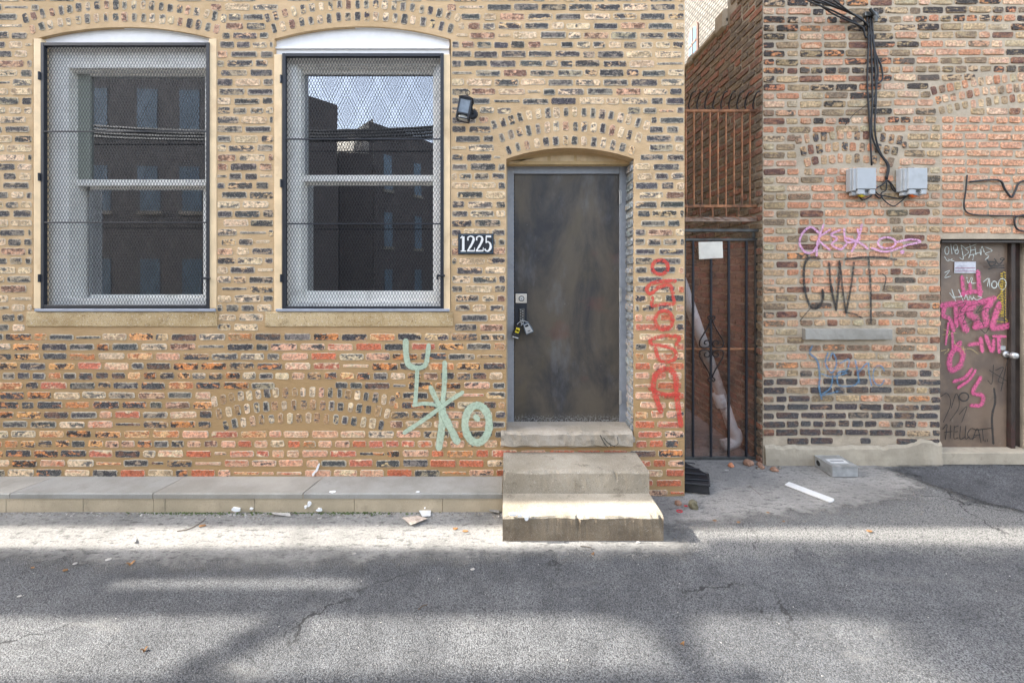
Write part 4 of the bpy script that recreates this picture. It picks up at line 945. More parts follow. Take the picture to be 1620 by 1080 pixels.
paint('graffiti', M['mk_black'], [(p_, w_*1.45) for p_, w_ in HC_+[([(62, 700), (85, 690), (98, 730), (70, 800)], 1.1), ([(100, 745), (120, 690), (130, 740), (95, 795)], 1.1), ([(130, 770), (160, 740), (140, 800)], 1.1), ([(262, 580), (256, 650), (240, 640)], 1.1), ([(270, 600), (300, 590), (280, 640), (300, 650)], 1.1), ([(315, 560), (290, 680)], 1.1), ([(245, 600), (310, 640)], 1.1),
  (ell(146, 702, 18, 16), 2), ([(300, 225), (302, 420)], 1.6), ([(235, 175), (250, 200), (268, 185), (240, 182)], 2), ([(240, 210), (268, 204), (300, 206)], 1.5), ([(262, 170), (280, 192), (300, 170)], 1.4), (ell(292, 172, 8, 4), 1.2), ([(248, 198), (298, 196)], 1.3),
  ([(108, 350), (150, 340), (130, 375), (180, 370)], 1), ([(170, 350), (210, 345), (190, 380), (236, 360), (240, 385)], 1), ([(110, 400), (150, 385), (140, 420), (200, 405), (220, 430)], 1), ([(258, 670), (262, 720), (250, 780), (255, 880)], 3), ([(205, 440), (225, 455), (240, 430)], 1)]],
  YB, db, 'black marker tags across the brown door', lift=.0078, **Z3)
mb = MB(); bxp(mb, 1486, 716, 1640, 735, W1-.02, YB+.3); mb.build('threshold', M['parge'], bldR)

paint('graffiti', M['mk_black'], [([(949, 687), (955, 699), (961, 706)], 1.6), ([(954, 691), (962, 700), (972, 705)], 1.5), ([(966, 706), (964, 699)], 1.3), ([(976, 690), (977, 700), (971, 704)], 1.1)], W0-.045, bldL, 'small black marker tick on the threshold stone', lift=.012)
# ---------------------------------------------------------------- gate and grille
YG = 3.75
gt = thing('security_gate', 'tall black steel gate with scrollwork and brown perforated sheet', 'gate', (px2u(1145, YG), YG, 0))
def bxg(mb, x0, y0, x1, y1, Ya=YG, d=.025, bev=.002): bxp(mb, x0, y0, x1, y1, Ya, Ya+d, bev)
mb = MB(); bxg(mb, 1084, 377, 1200, 381); bxg(mb, 1084, 723, 1200, 728); bxg(mb, 1195.5, 381, 1200, 723); bxg(mb, 1081, 381, 1085, 723); mb.build('frame', M['iron_grey'], gt)
mb = MB(); bxg(mb, 1202.5, 365, 1207.5, 732, YG-.03, .04); bxg(mb, 1082, 362, 1206, 366.5, YG-.02, .03); bxg(mb, 1191, 367, 1195, 377, YG, .02); mb.build('post', M['iron_grey'], gt)
for x in (1097, 1125.5, 1153.5, 1181.5):
    mb = MB(); bxg(mb, x-1.6, 381, x+1.6, 723, YG, .018); mb.build('bar', M['iron'], gt)
mb = MB(); bxg(mb, 1084, 550.5, 1197, 553.5, YG+.02, .01); mb.build('cross_bar', M['rust'], gt)
def spiral(cx, cy, r, a0, turns, sgn, n=18): return [(cx+r*(1-.8*k/n)*math.cos(R(a0)+sgn*turns*6.283*k/n), cy+r*(1-.8*k/n)*math.sin(R(a0)+sgn*turns*6.283*k/n)) for k in range(n+1)]
for sx in (-1, 1):
    for up in (1, -1):
        c0 = (1125.5, 551.5)
        pth = [(0, -48*up), (sx*3.5, -52*up), (sx*5.5, -48*up), (sx*2, -44*up), (sx*6, -34*up), (sx*13, -22*up), (sx*18.5, -12*up), (sx*18, -4*up), (sx*12, -1.5*up), (sx*5, -3*up), (sx*2, -8*up), (sx*5, -13*up), (sx*10, -12*up), (sx*11, -8*up), (sx*8, -7*up)]
        pts = catmull([P(c0[0]+a, c0[1]+b, YG-.004) for a, b in pth], 4)
        MB().tube(pts, .006, 6).build('scroll', M['spike'], gt, smooth=True)
mb = MB(); a = P(1085, 381, YG+.03); b = P(1196, 723, YG+.03); mb.box((a.x, YG+.031, b.z), (b.x, YG+.033, a.z)); mb.build('perforated_sheet', M['perf'], gt)
gr = thing('iron_grille', 'rusty iron bar grille with bent spikes fixed above the gate', 'grille', (px2u(1145, YG), YG, 2.2))
mb = MB(); bxg(mb, 1084, 173, 1200, 177); mb.build('rail', M['rust'], gr)
mb = MB(); bxg(mb, 1083, 324, 1202, 328); mb.build('rail', M['rust'], gr)
mb = MB(); bxg(mb, 1084, 343.5, 1201, 350.5, YG-.01, .008); mb.build('flat_strap', M['rust_strap'], gr)
mb = MB(); bxg(mb, 1198.5, 177, 1202, 360, YG, .02); mb.build('side_post', M['iron'], gr)
for i in range(9):
    x = 1085.5+i*12.7; mb = MB(); bxg(mb, x-1, 177, x+1, 324, YG+.003, .012, .001); mb.build('bar', M['rust'], gr)
    mb = MB(); mb.tube(catmull([P(x+5.5, 174, YG+.01), P(x+4, 166, YG+.02), P(x+7, 154, YG-.0), P(x+10, 147, YG-.06), P(x+14, 145, YG-.12)], 4), .0065, 6); mb.build('spike', M['spike'], gr)
for x in (1087, 1108, 1128, 1149, 1169):
    mb = MB(); bxg(mb, x-1, 328, x+1, 343, YG+.003, .01, .001); mb.build('short_bar', M['rust'], gr)
mb = MB()
for i in range(7):
    x0 = 1090+i*16; mb.tube([P(x0, 342, YG-.012), P(x0+10, 346+random.uniform(-3, 3), YG-.02), P(x0+17, 341+random.uniform(0, 7), YG-.012)], .003, 5)
mb.build('tie_wire', M['rust'], gr)
nt = MB(); v = [P(1105, 383, YG-.01), P(1143, 382, YG-.012), P(1144, 408, YG-.018), P(1106, 410, YG-.012)]
nt.poly([tuple(p) for p in v]+[tuple(p+Vector((0, .0015, 0))) for p in v], [(0, 1, 2, 3), (7, 6, 5, 4), (0, 4, 5, 1), (1, 5, 6, 2), (2, 6, 7, 3), (3, 7, 4, 0)])
o = nt.build('paper_notice', M['paper'], None); tag(o, 'weathered white paper notice tied to the top of the gate', 'notice')
# pipe behind the gate
YP = 3.87
def Pp(x, y, Y=YP): return P(x, y, Y)
pp = thing('drain_pipe', 'pale grey pipe leaning behind the steel gate', 'pipe', tuple(Pp(1165, 700)))
r0 = .048
mb = MB(); mb.tube([Pp(1066, 410), Pp(1146, 640)], r0, 18); mb.build('pipe', M['pipe'], pp, smooth=True)
mb = MB(); mb.tube([Pp(1136, 622), Pp(1142.5, 641), Pp(1143, 643)], [r0*1.16, r0*1.16, r0*1.1], 18); mb.build('coupling', M['pipe'], pp, smooth=True)
mb = MB(); mb.tube(catmull([Pp(1146, 640), Pp(1158, 675), Pp(1164, 686), Pp(1163, 697), Pp(1153, 702), Pp(1142, 704, YP)], 4), [r0]*6+[r0*1.12]*15, 18); mb.build('elbow', M['pipe'], pp, smooth=True)

# ---------------------------------------------------------------- wall lamp
YLm = W0
lm = thing('wall_lantern', 'small black lantern lamp tilted on the wall right of the windows', 'lamp', tuple(P(738, 175, W0)))
import mathutils
rot = mathutils.Matrix.Rotation(R(11), 3, 'Y') @ mathutils.Matrix.Rotation(R(0), 3, 'X')
LC = P(735.5, 171, W0-.10)
def L3(x, y, z_): return LC+rot @ Vector((x, y, z_))
hw_, hb, ht = .043, .052, .057
def lq(mb, x0, x1, y0, y1, z0, z1):
    v = [L3(x, y, zz_) for zz_ in (z0, z1) for y in (y0, y1) for x in (x0, x1)]
    mb.poly(v, [(0, 2, 3, 1), (4, 5, 7, 6), (0, 1, 5, 4), (2, 6, 7, 3), (0, 4, 6, 2), (1, 3, 7, 5)])
mb = MB()
for sx in (-1, 1):
    for sy in (-1, 1): lq(mb, sx*hw_-.005, sx*hw_+.005, sy*hw_-.005, sy*hw_+.005, -ht-.035, ht)
for zz_ in (-ht, ht):
    for sx in (-1, 1): lq(mb, sx*hw_-.006, sx*hw_+.006, -hw_, hw_, zz_-.005, zz_+.005); lq(mb, -hw_, hw_, sx*hw_-.006, sx*hw_+.006, zz_-.005, zz_+.005)
for sx in (-1, 1): lq(mb, sx*hw_-.004, sx*hw_+.004, -hw_, hw_, -ht-.036, -ht-.03); lq(mb, -hw_, hw_, sx*hw_-.004, sx*hw_+.004, -ht-.036, -ht-.03)
mb.build('cage', M['iron'], lm)
mb = MB(); b4 = [L3(a*.054, b*.054, ht+.004) for a, b in ((-1, -1), (1, -1), (1, 1), (-1, 1))]; t4 = [L3(a*.016, b*.016, ht+.032) for a, b in ((-1, -1), (1, -1), (1, 1), (-1, 1))]
mb.poly([tuple(p) for p in b4+t4], [(3, 2, 1, 0), (4, 5, 6, 7)]+[(k, (k+1) % 4, (k+1) % 4+4, k+4) for k in range(4)])
mb.tube([L3(0, 0, ht+.03), L3(0, 0, ht+.042)], .007, 8); mb.build('roof', M['iron'], lm)
mb = MB(); mb.tube([L3(.0+.016*math.cos(a/12*6.283), 0, ht+.058+.016*math.sin(a/12*6.283)) for a in range(13)], .0028, 6); mb.build('ring', M['iron'], lm)
mb = MB(); lq(mb, -hw_+.004, hw_-.004, -hw_+.004, hw_-.004, -ht, ht-.004); mb.build('glass', simple('blue_grey_lamp_glass', (.16, .2, .24), .15, var=.4, scale=9, spec=.8), lm)
mb = MB(); mb.tube([L3(0, 0, -ht-.008), L3(0, 0, -ht-.028)], .036, 18); mb.build('diffuser', M['screw'], lm)
mb = MB(); mb.tube([L3(.02, .03, ht*.6), (LC.x+.045, W0-.05, LC.z+.03), (LC.x+.055, W0-.02, LC.z-.005), (LC.x+.05, W0, LC.z-.01)], .007, 8); mb.tube([(LC.x+.05, W0-.016, LC.z-.01), (LC.x+.05, W0, LC.z-.01)], [.03, .042], 14); mb.build('bracket', M['iron'], lm)

# ---------------------------------------------------------------- house number
hn = thing('house_number_sign', 'black plaque with raised silver numerals beside the door', 'sign', tuple(P(752.5, 386, W0)))
mb = MB(); bxp(mb, 724.5, 369.5, 781, 402, W0-.018, W0-.003, .003); mb.build('plaque', simple('black_plaque', (.018, .02, .026), .5, var=.3, scale=60, bump=.6), hn)
mb = MB(); bxp(mb, 726, 371, 779.5, 372, W0-.0195, W0-.0175, 0); bxp(mb, 726, 399.5, 779.5, 400.5, W0-.0195, W0-.0175, 0); bxp(mb, 726, 372, 726.8, 399.5, W0-.0195, W0-.0175, 0); bxp(mb, 778.7, 372, 779.5, 399.5, W0-.0195, W0-.0175, 0)
mb.build('border_line', simple('blue_line', (.05, .09, .13), .4), hn)
ZN = (710, 350, 15.43)
def dig(strokes):
    mb = MB(); lay = 0
    for pts, wds in strokes:
        p = [Vector((ZN[0]+x/ZN[2], ZN[1]+y/ZN[2])) for x, y in pts]; p = [Vector((px2u(q.x, W0-.02), px2z(q.y, W0-.02))) for q in p]
        m = len(p); pp_ = catmull(p, 5) if m > 2 else p
        if len(wds) < len(pp_): wds = [wds[min(int(i/(len(pp_)-1)*(len(wds)-1)+.5), len(wds)-1)] for i in range(len(pp_))]
        L = []; Rr = []
        for i, q in enumerate(pp_):
            t = (pp_[min(i+1, len(pp_)-1)]-pp_[max(i-1, 0)]).normalized(); nn = Vector((-t.y, t.x))*wds[i]/ZN[2]/2*W0/F
            L.append(q+nn); Rr.append(q-nn)
        y0, y1 = W0-.0225-lay*.0002, W0-.0178; lay += 1
        for i in range(len(pp_)-1):
            q = [L[i], L[i+1], Rr[i+1], Rr[i]]; mb.poly([(k.x, y0, k.y) for k in q]+[(k.x, y1, k.y) for k in q], [(0, 1, 2, 3), (0, 4, 5, 1), (2, 6, 7, 3)]+([(0, 3, 7, 4)] if i == 0 else [])+([(1, 5, 6, 2)] if i == len(pp_)-2 else []))
    mb.build('numeral', simple('silver_numeral', (.72, .72, .70), .4, var=.04), hn)
dig([([(355, 370), (352, 725)], [58, 58]), ([(285, 415), (340, 365)], [22, 40]), ([(290, 728), (420, 728)], [26, 26])])
for dx in (0, 212): dig([([(470+dx, 470), (470+dx, 400), (535+dx, 365), (600+dx, 400), (600+dx, 470), (545+dx, 590), (462+dx, 715)], [34, 34, 30, 44, 58, 50, 34]), ([(448+dx, 722), (630+dx, 722)], [36, 36]), ([(622+dx, 730), (632+dx, 640)], [26, 12])])
dig([([(905, 372), (1035, 372)], [46, 46]), ([(915, 372), (912, 530)], [28, 28]), ([(905, 530), (960, 500), (1015, 560), (1018, 650), (965, 725), (900, 715), (880, 670)], [22, 30, 44, 58, 44, 32, 36])])

# ---------------------------------------------------------------- lock boxes on the hasp
def lockbox(name, label, cen, ang, wd, hg, body, front, extra):
    t = thing(name, label, 'lock box', tuple(P(cen[0], cen[1], YD-.05)), None)
    C = P(cen[0], cen[1], YD-.05); rm = mathutils.Matrix.Rotation(R(ang), 3, 'Y')
    def tr_(mb): mb.v = [tuple(C+rm @ Vector(v)) for v in mb.v]; return mb
    a, b = wd/2, hg/2
    tr_(MB().prism([(-a*.7, b), (a*.7, b), (a, -b*.4), (a*.95, -b), (-a*.95, -b), (-a, -b*.4)], -.012, .03)).build('body', body, t)
    tr_(MB().prism([(-a*.55, b*.86), (a*.55, b*.86), (a*.82, -b*.8), (-a*.82, -b*.8)], -.018, -.0125)).build('front_cover', front, t)
    for (x0, z0, x1, z1, m) in extra: tr_(MB().box((x0*a, -.021, z0*b), (x1*a, -.0185, z1*b), .0005)).build('dial_window' if m is not M['yellow'] else 'yellow_plate', m, t)
    top = C+rm @ Vector((0, .01, b)); s = P(826, 509, YD-.03)
    ux = (rm @ Vector((1, 0, 0)))*a*.5
    MB().tube(catmull([top-ux, top-ux+(s-top)*.75, s+Vector((0, 0, .012)), top+ux+(s-top)*.75, top+ux], 4), .0038, 7).build('shackle', M['galv'], t)
lockbox('lock_box', 'black lock box with a yellow plate, left of two on the door hasp', (818, 524), 17, .062, .105, M['black'], M['black'], [(-.5, -.2, .5, .6, M['yellow']), (-.42, .05, .42, .3, M['silver']), (-.8, -.98, .8, -.84, M['white_plastic'])])
lockbox('lock_box', 'silver faced lock box, right of two on the door hasp', (835, 519), -24, .068, .088, simple('blue_grey_case', (.1, .13, .16), .4), M['silver'], [(-.42, .35, .42, .72, M['iron']), (-.3, -.55, .35, -.42, M['iron'])])

# ---------------------------------------------------------------- cable boxes and cables
def cbox(x0, y0, label, plug):
    Yf = W1-.09; t = thing('cable_box', label, 'utility box', tuple(P(x0+20, y0+45, W1)), 'grey plastic cable boxes on the brick wall')
    def b_(mb, a, b, c, d, Y0, Y1, bv=.004):
        p, q = P(x0+a, y0+b, Yf), P(x0+c, y0+d, Yf); mb.box((p.x, Y0, p.z), (q.x, Y1, q.z), bv)
    mb = MB(); b_(mb, 0, 0, 37, 37, Yf+.03, W1-.008); b_(mb, 3, 37.5, 12, 43, Yf+.03, W1-.02); b_(mb, 21, 37.5, 34, 43, Yf+.03, W1-.02); mb.build('housing', M['box_grey'], t)
    mb = MB(); b_(mb, 6, .5, 37, 34, Yf, Yf+.029, .005); b_(mb, 2, 1, 6.5, 36, Yf+.012, Yf+.03, .003); b_(mb, 8, 34.5, 19, 42, Yf+.004, Yf+.029, .003); b_(mb, 27, 34.5, 36, 42, Yf+.004, Yf+.029, .003); mb.build('lid', M['box_grey'], t)
    mb = MB()
    for dy in (10, 29):
        c = P(x0-.5, y0+dy, Yf+.05); mb.tube([(c.x-.006, c.y, c.z-.012), (c.x-.006, c.y, c.z+.012)], .004, 6)
    mb.build('latch', M['galv'], t)
    c = P(x0+13, y0+45, Yf+.05); MB().tube([(c.x-.03, c.y, c.z+.01), (c.x, c.y, c.z), (c.x+.035, c.y, c.z+.008)], [.010, .014, .010], 8).build('plug', plug, t)
cbox(1350, 265, 'left grey cable box, the tall cables enter it from above', M['yellow'])
cbox(1431, 265, 'right grey cable box with an orange plug underneath', M['orange'])
CG = 'black cables strapped to the right brick wall'
CB = []
def cable(pts, r=.007, label='black cable in the bundle hanging from the clamp down to the grey boxes', name='cable', mat=None, n=5, group=CG, cat='cable'):
    pp_ = [P(p[0], p[1], p[2] if len(p) > 2 else W1-.022) for p in pts]
    o = MB().tube(catmull(pp_, n), r, 7).build(name, mat or M['cable'], None, smooth=True); tag(o, label, cat, group); return o
for i, (x0, y0, x1) in enumerate(((1268, -10, 1364), (1280, -12, 1368), (1296, -10, 1370), (1306, -14, 1374), (1276, -4, 1362), (1262, -22, 1366))):
    cable([(x0-40, y0-26, W1-.55), (x0, y0+4, W1-.3), ((x0+x1)/2, 10+i*2.0, W1-.12), (x1-6, 26+i*3, W1-.05), (x1, 34+i*3, W1-.03)], .0065, 'black overhead service cable running up left from the wall clamp')
cable([(1371, 22), (1374, 60), (1372, 130), (1376, 200), (1379, 262)])
cable([(1376, 25), (1378, 70), (1380, 150), (1379, 210), (1390, 240), (1404, 262), (1401, 283)])
cable([(1379, 28), (1383, 80), (1386, 150), (1384, 205), (1392, 240), (1406, 262), (1403, 284)])
cable([(1380, 40), (1384, 80), (1394, 105), (1396, 125), (1388, 133)])
cable([(1378, 50), (1386, 90), (1389, 115), (1386, 140), (1383, 170)])
cable([(1368, 34), (1367, 50), (1371, 60), (1376, 52)])
cable([(1384, 120), (1386, 145), (1372, 165), (1352, 180), (1337, 198)], .003, 'thin black cable curving left away from the bundle')
cable([(1403, 284), (1396, 292), (1384, 300), (1390, 308), (1400, 310), (1425, 314), (1440, 307)], .006, 'black cable looping under the two grey boxes')
cable([(1402, 286), (1402, 300), (1394, 306), (1397, 315), (1412, 326), (1424, 320), (1436, 309)], .005, 'lowest black cable loop between the two grey boxes')
cable([(1357, 306), (1364, 316), (1376, 312), (1382, 306), (1390, 313), (1396, 312)], .006, 'black cable coiled below the left grey box')
cable([(1401, 284), (1408, 290), (1412, 300), (1417, 303), (1412, 293), (1405, 285)], .005, 'small black cable loop tied right of the left grey box')
mb = MB(); c = P(1372, 26, W1); mb.box((c.x-.05, W1-.04, c.z-.02), (c.x+.07, W1-.005, c.z+.02), .005); mb.tube([(c.x-.03, W1-.06, c.z+.03), (c.x+.05, W1-.05, c.z-.05)], .012, 8)
mb.tube([(c.x+.02, W1-.05, c.z+.0), (c.x+.03, W1-.05, c.z-.08)], .014, 8)
tag(mb.build('cable_clamp', M['iron_grey'], None), 'grey steel clamp holding the cable bundle to the wall', 'clamp')
cable([(1530, 277), (1528, 300), (1525, 325), (1530, 336), (1545, 340), (1575, 341), (1640, 342)], .006, 'black cable turning down and along the wall above the brown door', group=None)
cable([(1534, 288), (1560, 285), (1582, 286), (1590, 300), (1600, 312), (1606, 302), (1614, 288), (1640, 284)], .008, 'thick black cable drooping in a V above the brown door', group=None)
cable([(1640, 338), (1610, 342), (1605, 352), (1612, 364), (1640, 368)], .007, 'black cable curled at the upper right of the brown door', group=None)

# ---------------------------------------------------------------- ground
def gh(x, y):
    h = -.035*math.exp(-((x-1.25)/.35)**2-((y-3.1)/.25)**2) + .006*mnoise.noise(Vector((x*1.1, y*1.3, 0)))+.0015*mnoise.noise(Vector((x*3, y*3, 3)))
    return h
def sheet(name, mat, x0, x1, y0, y1, nx, ny, zf, keep=None):
    vs = []; fs = []
    for j in range(ny+1):
        for i in range(nx+1):
            x = x0+(x1-x0)*i/nx; y_ = y0+(y1-y0)*j/ny; vs.append((x, y_, zf(x, y_)))
    for j in range(ny):
        for i in range(nx):
            a = j*(nx+1)+i
            if keep is None or keep(x0+(x1-x0)*(i+.5)/nx, y0+(y1-y0)*(j+.5)/ny): fs.append((a, a+1, a+nx+2, a+nx+1))
    mb = MB(); mb.poly(vs, fs); o = mb.build(name, mat, None, smooth=True); return o
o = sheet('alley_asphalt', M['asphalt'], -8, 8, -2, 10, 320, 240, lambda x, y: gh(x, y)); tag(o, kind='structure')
mb = MB()
for a in ((-250, -250, -8, 250), (8, -250, 250, 250), (-8, -250, 8, -2), (-8, 10, 8, 250)): mb.face([(a[0], a[1], -.004), (a[2], a[1], -.004), (a[2], a[3], -.004), (a[0], a[3], -.004)])
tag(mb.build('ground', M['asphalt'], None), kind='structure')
def outline(pts, n=5, amp=.02):
    out = []; m = len(pts)
    for i in range(m):
        a, b = Vector(pts[i]), Vector(pts[(i+1) % m])
        L = max(1, int((b-a).length/.03))
        for k in range(L):
            p = a+(b-a)*k/L; out.append((p.x+amp*mnoise.noise(Vector((p.x*6, p.y*6, 1)))+amp*.4*mnoise.noise(Vector((p.x*25, p.y*25, 1))), p.y+amp*mnoise.noise(Vector((p.x*6, p.y*6, 9)))+amp*.4*mnoise.noise(Vector((p.x*25, p.y*25, 5)))))
    return out
def inside(p, poly):
    c = False; n = len(poly); j = n-1
    for i in range(n):
        if (poly[i][1] > p[1]) != (poly[j][1] > p[1]) and p[0] < (poly[j][0]-poly[i][0])*(p[1]-poly[i][1])/(poly[j][1]-poly[i][1])+poly[i][0]: c = not c
        j = i
    return c
def patch(name, mat, pts, lift, cell=.035):
    """sheet of paving following the ground; 'edge' holds the distance inside its outline"""
    xs0, xs1 = min(p[0] for p in pts)-.3, max(p[0] for p in pts)+.3; ys0, ys1 = min(p[1] for p in pts)-.3, max(p[1] for p in pts)+.3
    nx, ny = int((xs1-xs0)/cell), int((ys1-ys0)/cell); vs = []; ed = []
    seg = [(Vector(a), Vector(b)-Vector(a)) for a, b in zip(pts, pts[1:]+pts[:1])]
    for j in range(ny+1):
        for i in range(nx+1):
            p = Vector((xs0+(xs1-xs0)*i/nx, ys0+(ys1-ys0)*j/ny)); d = min((p-a-b*max(0, min(1, (p-a).dot(b)/b.length_squared))).length for a, b in seg)
            vs.append((p.x, p.y, gh(p.x, p.y)+lift)); ed.append(d if inside(p, pts) else -d)
    fs = [(a, a+1, a+nx+2, a+nx+1) for j in range(ny) for i in range(nx) for a in (j*(nx+1)+i,) if max(ed[a], ed[a+1], ed[a+nx+1], ed[a+nx+2]) > -.25]
    me = bpy.data.meshes.new(name); me.from_pydata(vs, [], fs); me.materials.append(mat)
    at_ = me.attributes.new('edge', 'FLOAT', 'POINT'); at_.data.foreach_set('value', ed)
    bm = bmesh.new(); bm.from_mesh(me); bmesh.ops.delete(bm, geom=[v for v in bm.verts if not v.link_faces], context='VERTS'); bm.to_mesh(me); bm.free()
    o = bpy.data.objects.new(name, me); col.objects.link(o); tag(o, kind='structure'); return o
gp = lambda x, y: (lambda Y: ((x-CX)/F*Y, Y))(HC*F/(y-CY))
patch('concrete_strip', M['strip'], [(-7.5, 2.40), (-3, 2.44), (-1.4, 2.38), (0, 2.48), (1.12, 2.50), (1.16, 2.66), (1.05, 3.2), (-.3, 3.15), (-7.5, 3.15)], .006, .04)
patch('concrete_apron', M['apron'], [(1.0, 3.3), (1.03, 2.80), gp(1130, 832), gp(1210, 822), gp(1330, 812), gp(1440, 786), gp(1462, 768), gp(1425, 748), gp(1400, 738), (3.3, 3.85), (2.3, 4.05), (1.2, 4.05)], .010)
patch('asphalt_patch', M['asphalt_dark'], [gp(1395, 742), gp(1440, 756), gp(1480, 772), gp(1560, 800), gp(1700, 830), gp(1760, 760), (5.2, 3.66), gp(1480, 737)], .014)
patch('passage_floor', M['apron'], [(1.36, 3.92), (2.3, 3.92), (2.3, 9.5), (1.36, 9.5)], .004, .15)

# ---------------------------------------------------------------- things lying on the ground
# sheet metal box
Yb0, Yb1 = F*HC/(755-CY), F*HC/(735-CY)
mb_t = thing('metal_box', 'low galvanised sheet metal box with a round side hole lying by the wall', 'box', (2.75, 3.5, 0))
A = Vector(gp(1317, 756)+(0,)); Bq = Vector(gp(1357, 756)+(0,)); Cq = Vector(gp(1288, 737)+(0,)); Dq = Bq+(Cq-A)
h_ = .092
def prism4(mb, p, z0, z1): mb.poly([(q.x, q.y, z0) for q in p]+[(q.x, q.y, z1) for q in p], [(3, 2, 1, 0), (4, 5, 6, 7)]+[(k, (k+1) % 4, (k+1) % 4+4, k+4) for k in range(4)])
mb = MB(); prism4(mb, [A, Bq, Dq, Cq], .012, h_); mb.build('housing', M['galv'], mb_t)
mb = MB(); e = (A-Cq).normalized()*.008; f_ = (Bq-A).normalized()*.005; prism4(mb, [A+e-f_, Bq+e+f_, Dq-e+f_, Cq-e-f_], h_+.001, h_+.007); mb.build('lid', M['galv'], mb_t)
def onlid(s, t): return Cq+(A-Cq)*s+(Dq-Cq)*t
mb = MB(); prism4(mb, [onlid(.75, .15), onlid(.75, .85), onlid(.4, .85), onlid(.4, .15)], h_+.0075, h_+.009); mb.build('label_plate', M['white_plastic'], mb_t)
mb = MB()
for k in range(7): prism4(mb, [onlid(.62, .24+k*.08), onlid(.62, .28+k*.08), onlid(.52, .28+k*.08), onlid(.52, .24+k*.08)], h_+.0092, h_+.0098)
mb.build('label_print', M['iron'], mb_t)
nrm = (A-Cq).normalized(); sd_ = Vector((nrm.y, -nrm.x, 0)); sd_ = -sd_ if sd_.x > 0 else sd_
c = Cq+(A-Cq)*.25+Vector((0, 0, .052)); ringp = [c+sd_*.002+(nrm*math.cos(a/20*6.283)+Vector((0, 0, 1))*math.sin(a/20*6.283))*.026 for a in range(20)]
mb = MB(); mb.poly([tuple(p) for p in ringp]+[tuple(p-sd_*.001) for p in ringp], [tuple(range(20)), tuple(range(20, 40))]); mb.build('round_hole', M['black'], mb_t)
mb = MB(); mb.tube([tuple(p+sd_*.001) for p in ringp+ringp[:1]], .0022, 5); mb.build('hole_rim', M['galv'], mb_t)
# white slat
Aa, Bb = Vector(gp(1245, 768)+(.016,)), Vector(gp(1318, 796)+(.016,)); dd = (Bb-Aa).normalized(); nn = Vector((-dd.y, dd.x, 0))*.037
pts = [Aa-nn, Bb-nn-dd*.01, Bb-nn*.6, Bb+nn*.6, Bb+nn-dd*.01, Aa+nn]
mb = MB(); mb.slab([(p.x, p.y) for p in pts], .014, .022); tag(mb.build('plastic_offcut', M['white_plastic'], None), 'long white plastic strip lying on the rough concrete', 'plastic strip')
# black plastic tray by the pier
bt = thing('plastic_tray', 'broken black plastic tray lying beside the brick pier', 'tray', (1.6, 3.35, 0))
a0 = Vector((1.41, 3.42, 0)); mb = MB()
def Q(x, y, z_): return (1.395+x, 3.23+y, z_)
mb.poly([Q(0, 0, .004), Q(.17, -.05, .004), Q(.25, .13, .004), Q(.02, .34, .004), Q(0, .01, .075), Q(.17, -.035, .07), Q(.235, .13, .075), Q(.02, .32, .14)],
        [(0, 1, 2, 3), (4, 5, 6, 7), (0, 1, 5, 4), (1, 2, 6, 5), (2, 3, 7, 6), (3, 0, 4, 7)])
mb.build('shell', M['black'], bt)
for k in range(4):
    t = k/4; mb = MB(); p = Vector(Q(.01, .03+.07*k, .082+.016*k)); q = Vector(Q(.20-.01*k, 0.02+.06*k, .076+.016*k)); mb.tube([p, q], .005, 6); mb.build('rib', M['black'], bt)
mb = MB(); mb.tube([Q(.0, -.005, .07), Q(.17, -.045, .068), Q(.245, .13, .072)], .008, 8); mb.build('rim', M['black'], bt)
def stone(name, mat, x, y, r, label, cat, group=None, flat=.7, parent=None, z_=None):
    bm = bmesh.new(); bmesh.ops.create_icosphere(bm, subdivisions=2, radius=1)
    s = random.random()*100
    for v in bm.verts: v.co *= 1+.35*mnoise.noise(v.co*1.6+Vector((s, s, s))); v.co = Vector((v.co.x*r*random.uniform(.99, 1.01), v.co.y*r*.85, v.co.z*r*flat))
    me = bpy.data.meshes.new(name); bm.to_mesh(me); bm.free(); me.materials.append(mat)
    o = bpy.data.objects.new(name, me); o.location = (x, y, gh(x, y)+(z_ if z_ is not None else r*flat*.8)); o.rotation_euler = (0, 0, random.uniform(0, 6)); col.objects.link(o)
    if label: tag(o, label, cat, group)
    return o
RK = simple('mossy_rock', (.16, .14, .085), .9, var=.5, scale=30, bump=.8); RB = simple('brick_lump', (.3, .17, .11), .9, var=.4, scale=30, bump=.8)
stone('rock', RK, 1.375, 3.04, .036, 'olive rounded rock at the foot of the pier corner', 'rock', flat=1.1)
stone('brick_fragment', RB, 1.29, 3.10, .03, 'reddish brick fragment against the pier foot', 'brick fragment')
for x, y, r in ((2.14, 3.66, .045), (2.22, 3.60, .03), (2.30, 3.55, .034), (2.24, 3.66, .028), (2.38, 3.6, .02), (2.18, 3.58, .018)):
    stone('rubble_lump', random.choice([RK, RB, M['soil']]), x, y, r, 'lump of mossy rubble heaped between the gate and the brick corner', 'rubble', 'rubble lumps by the gate post')
o = stone('brick_fragment', simple('orange_brick_lump', (.5, .2, .1), .9, var=.4, scale=30), 1.97, 3.63, .03, 'orange brick fragment under the bottom rail of the gate', 'brick fragment')
mb = MB(); c = gp(1075, 804); mb.tube([(c[0]+.02*math.cos(a/14*6.283), c[1]+.014*math.sin(a/14*6.283), gh(*c)+.014) for a in range(15)], .0035, 6)
tag(mb.build('plastic_ring', M['red'], None), 'small red plastic ring on the ground right of the steps', 'ring')
mb = MB(); c = gp(1085, 795); mb.box((c[0]-.012, c[1]-.006, gh(*c)+.009), (c[0]+.012, c[1]+.006, gh(*c)+.016), .002); tag(mb.build('plastic_scrap', M['red'], None), 'tiny red plastic scrap beside the pier', 'scrap')
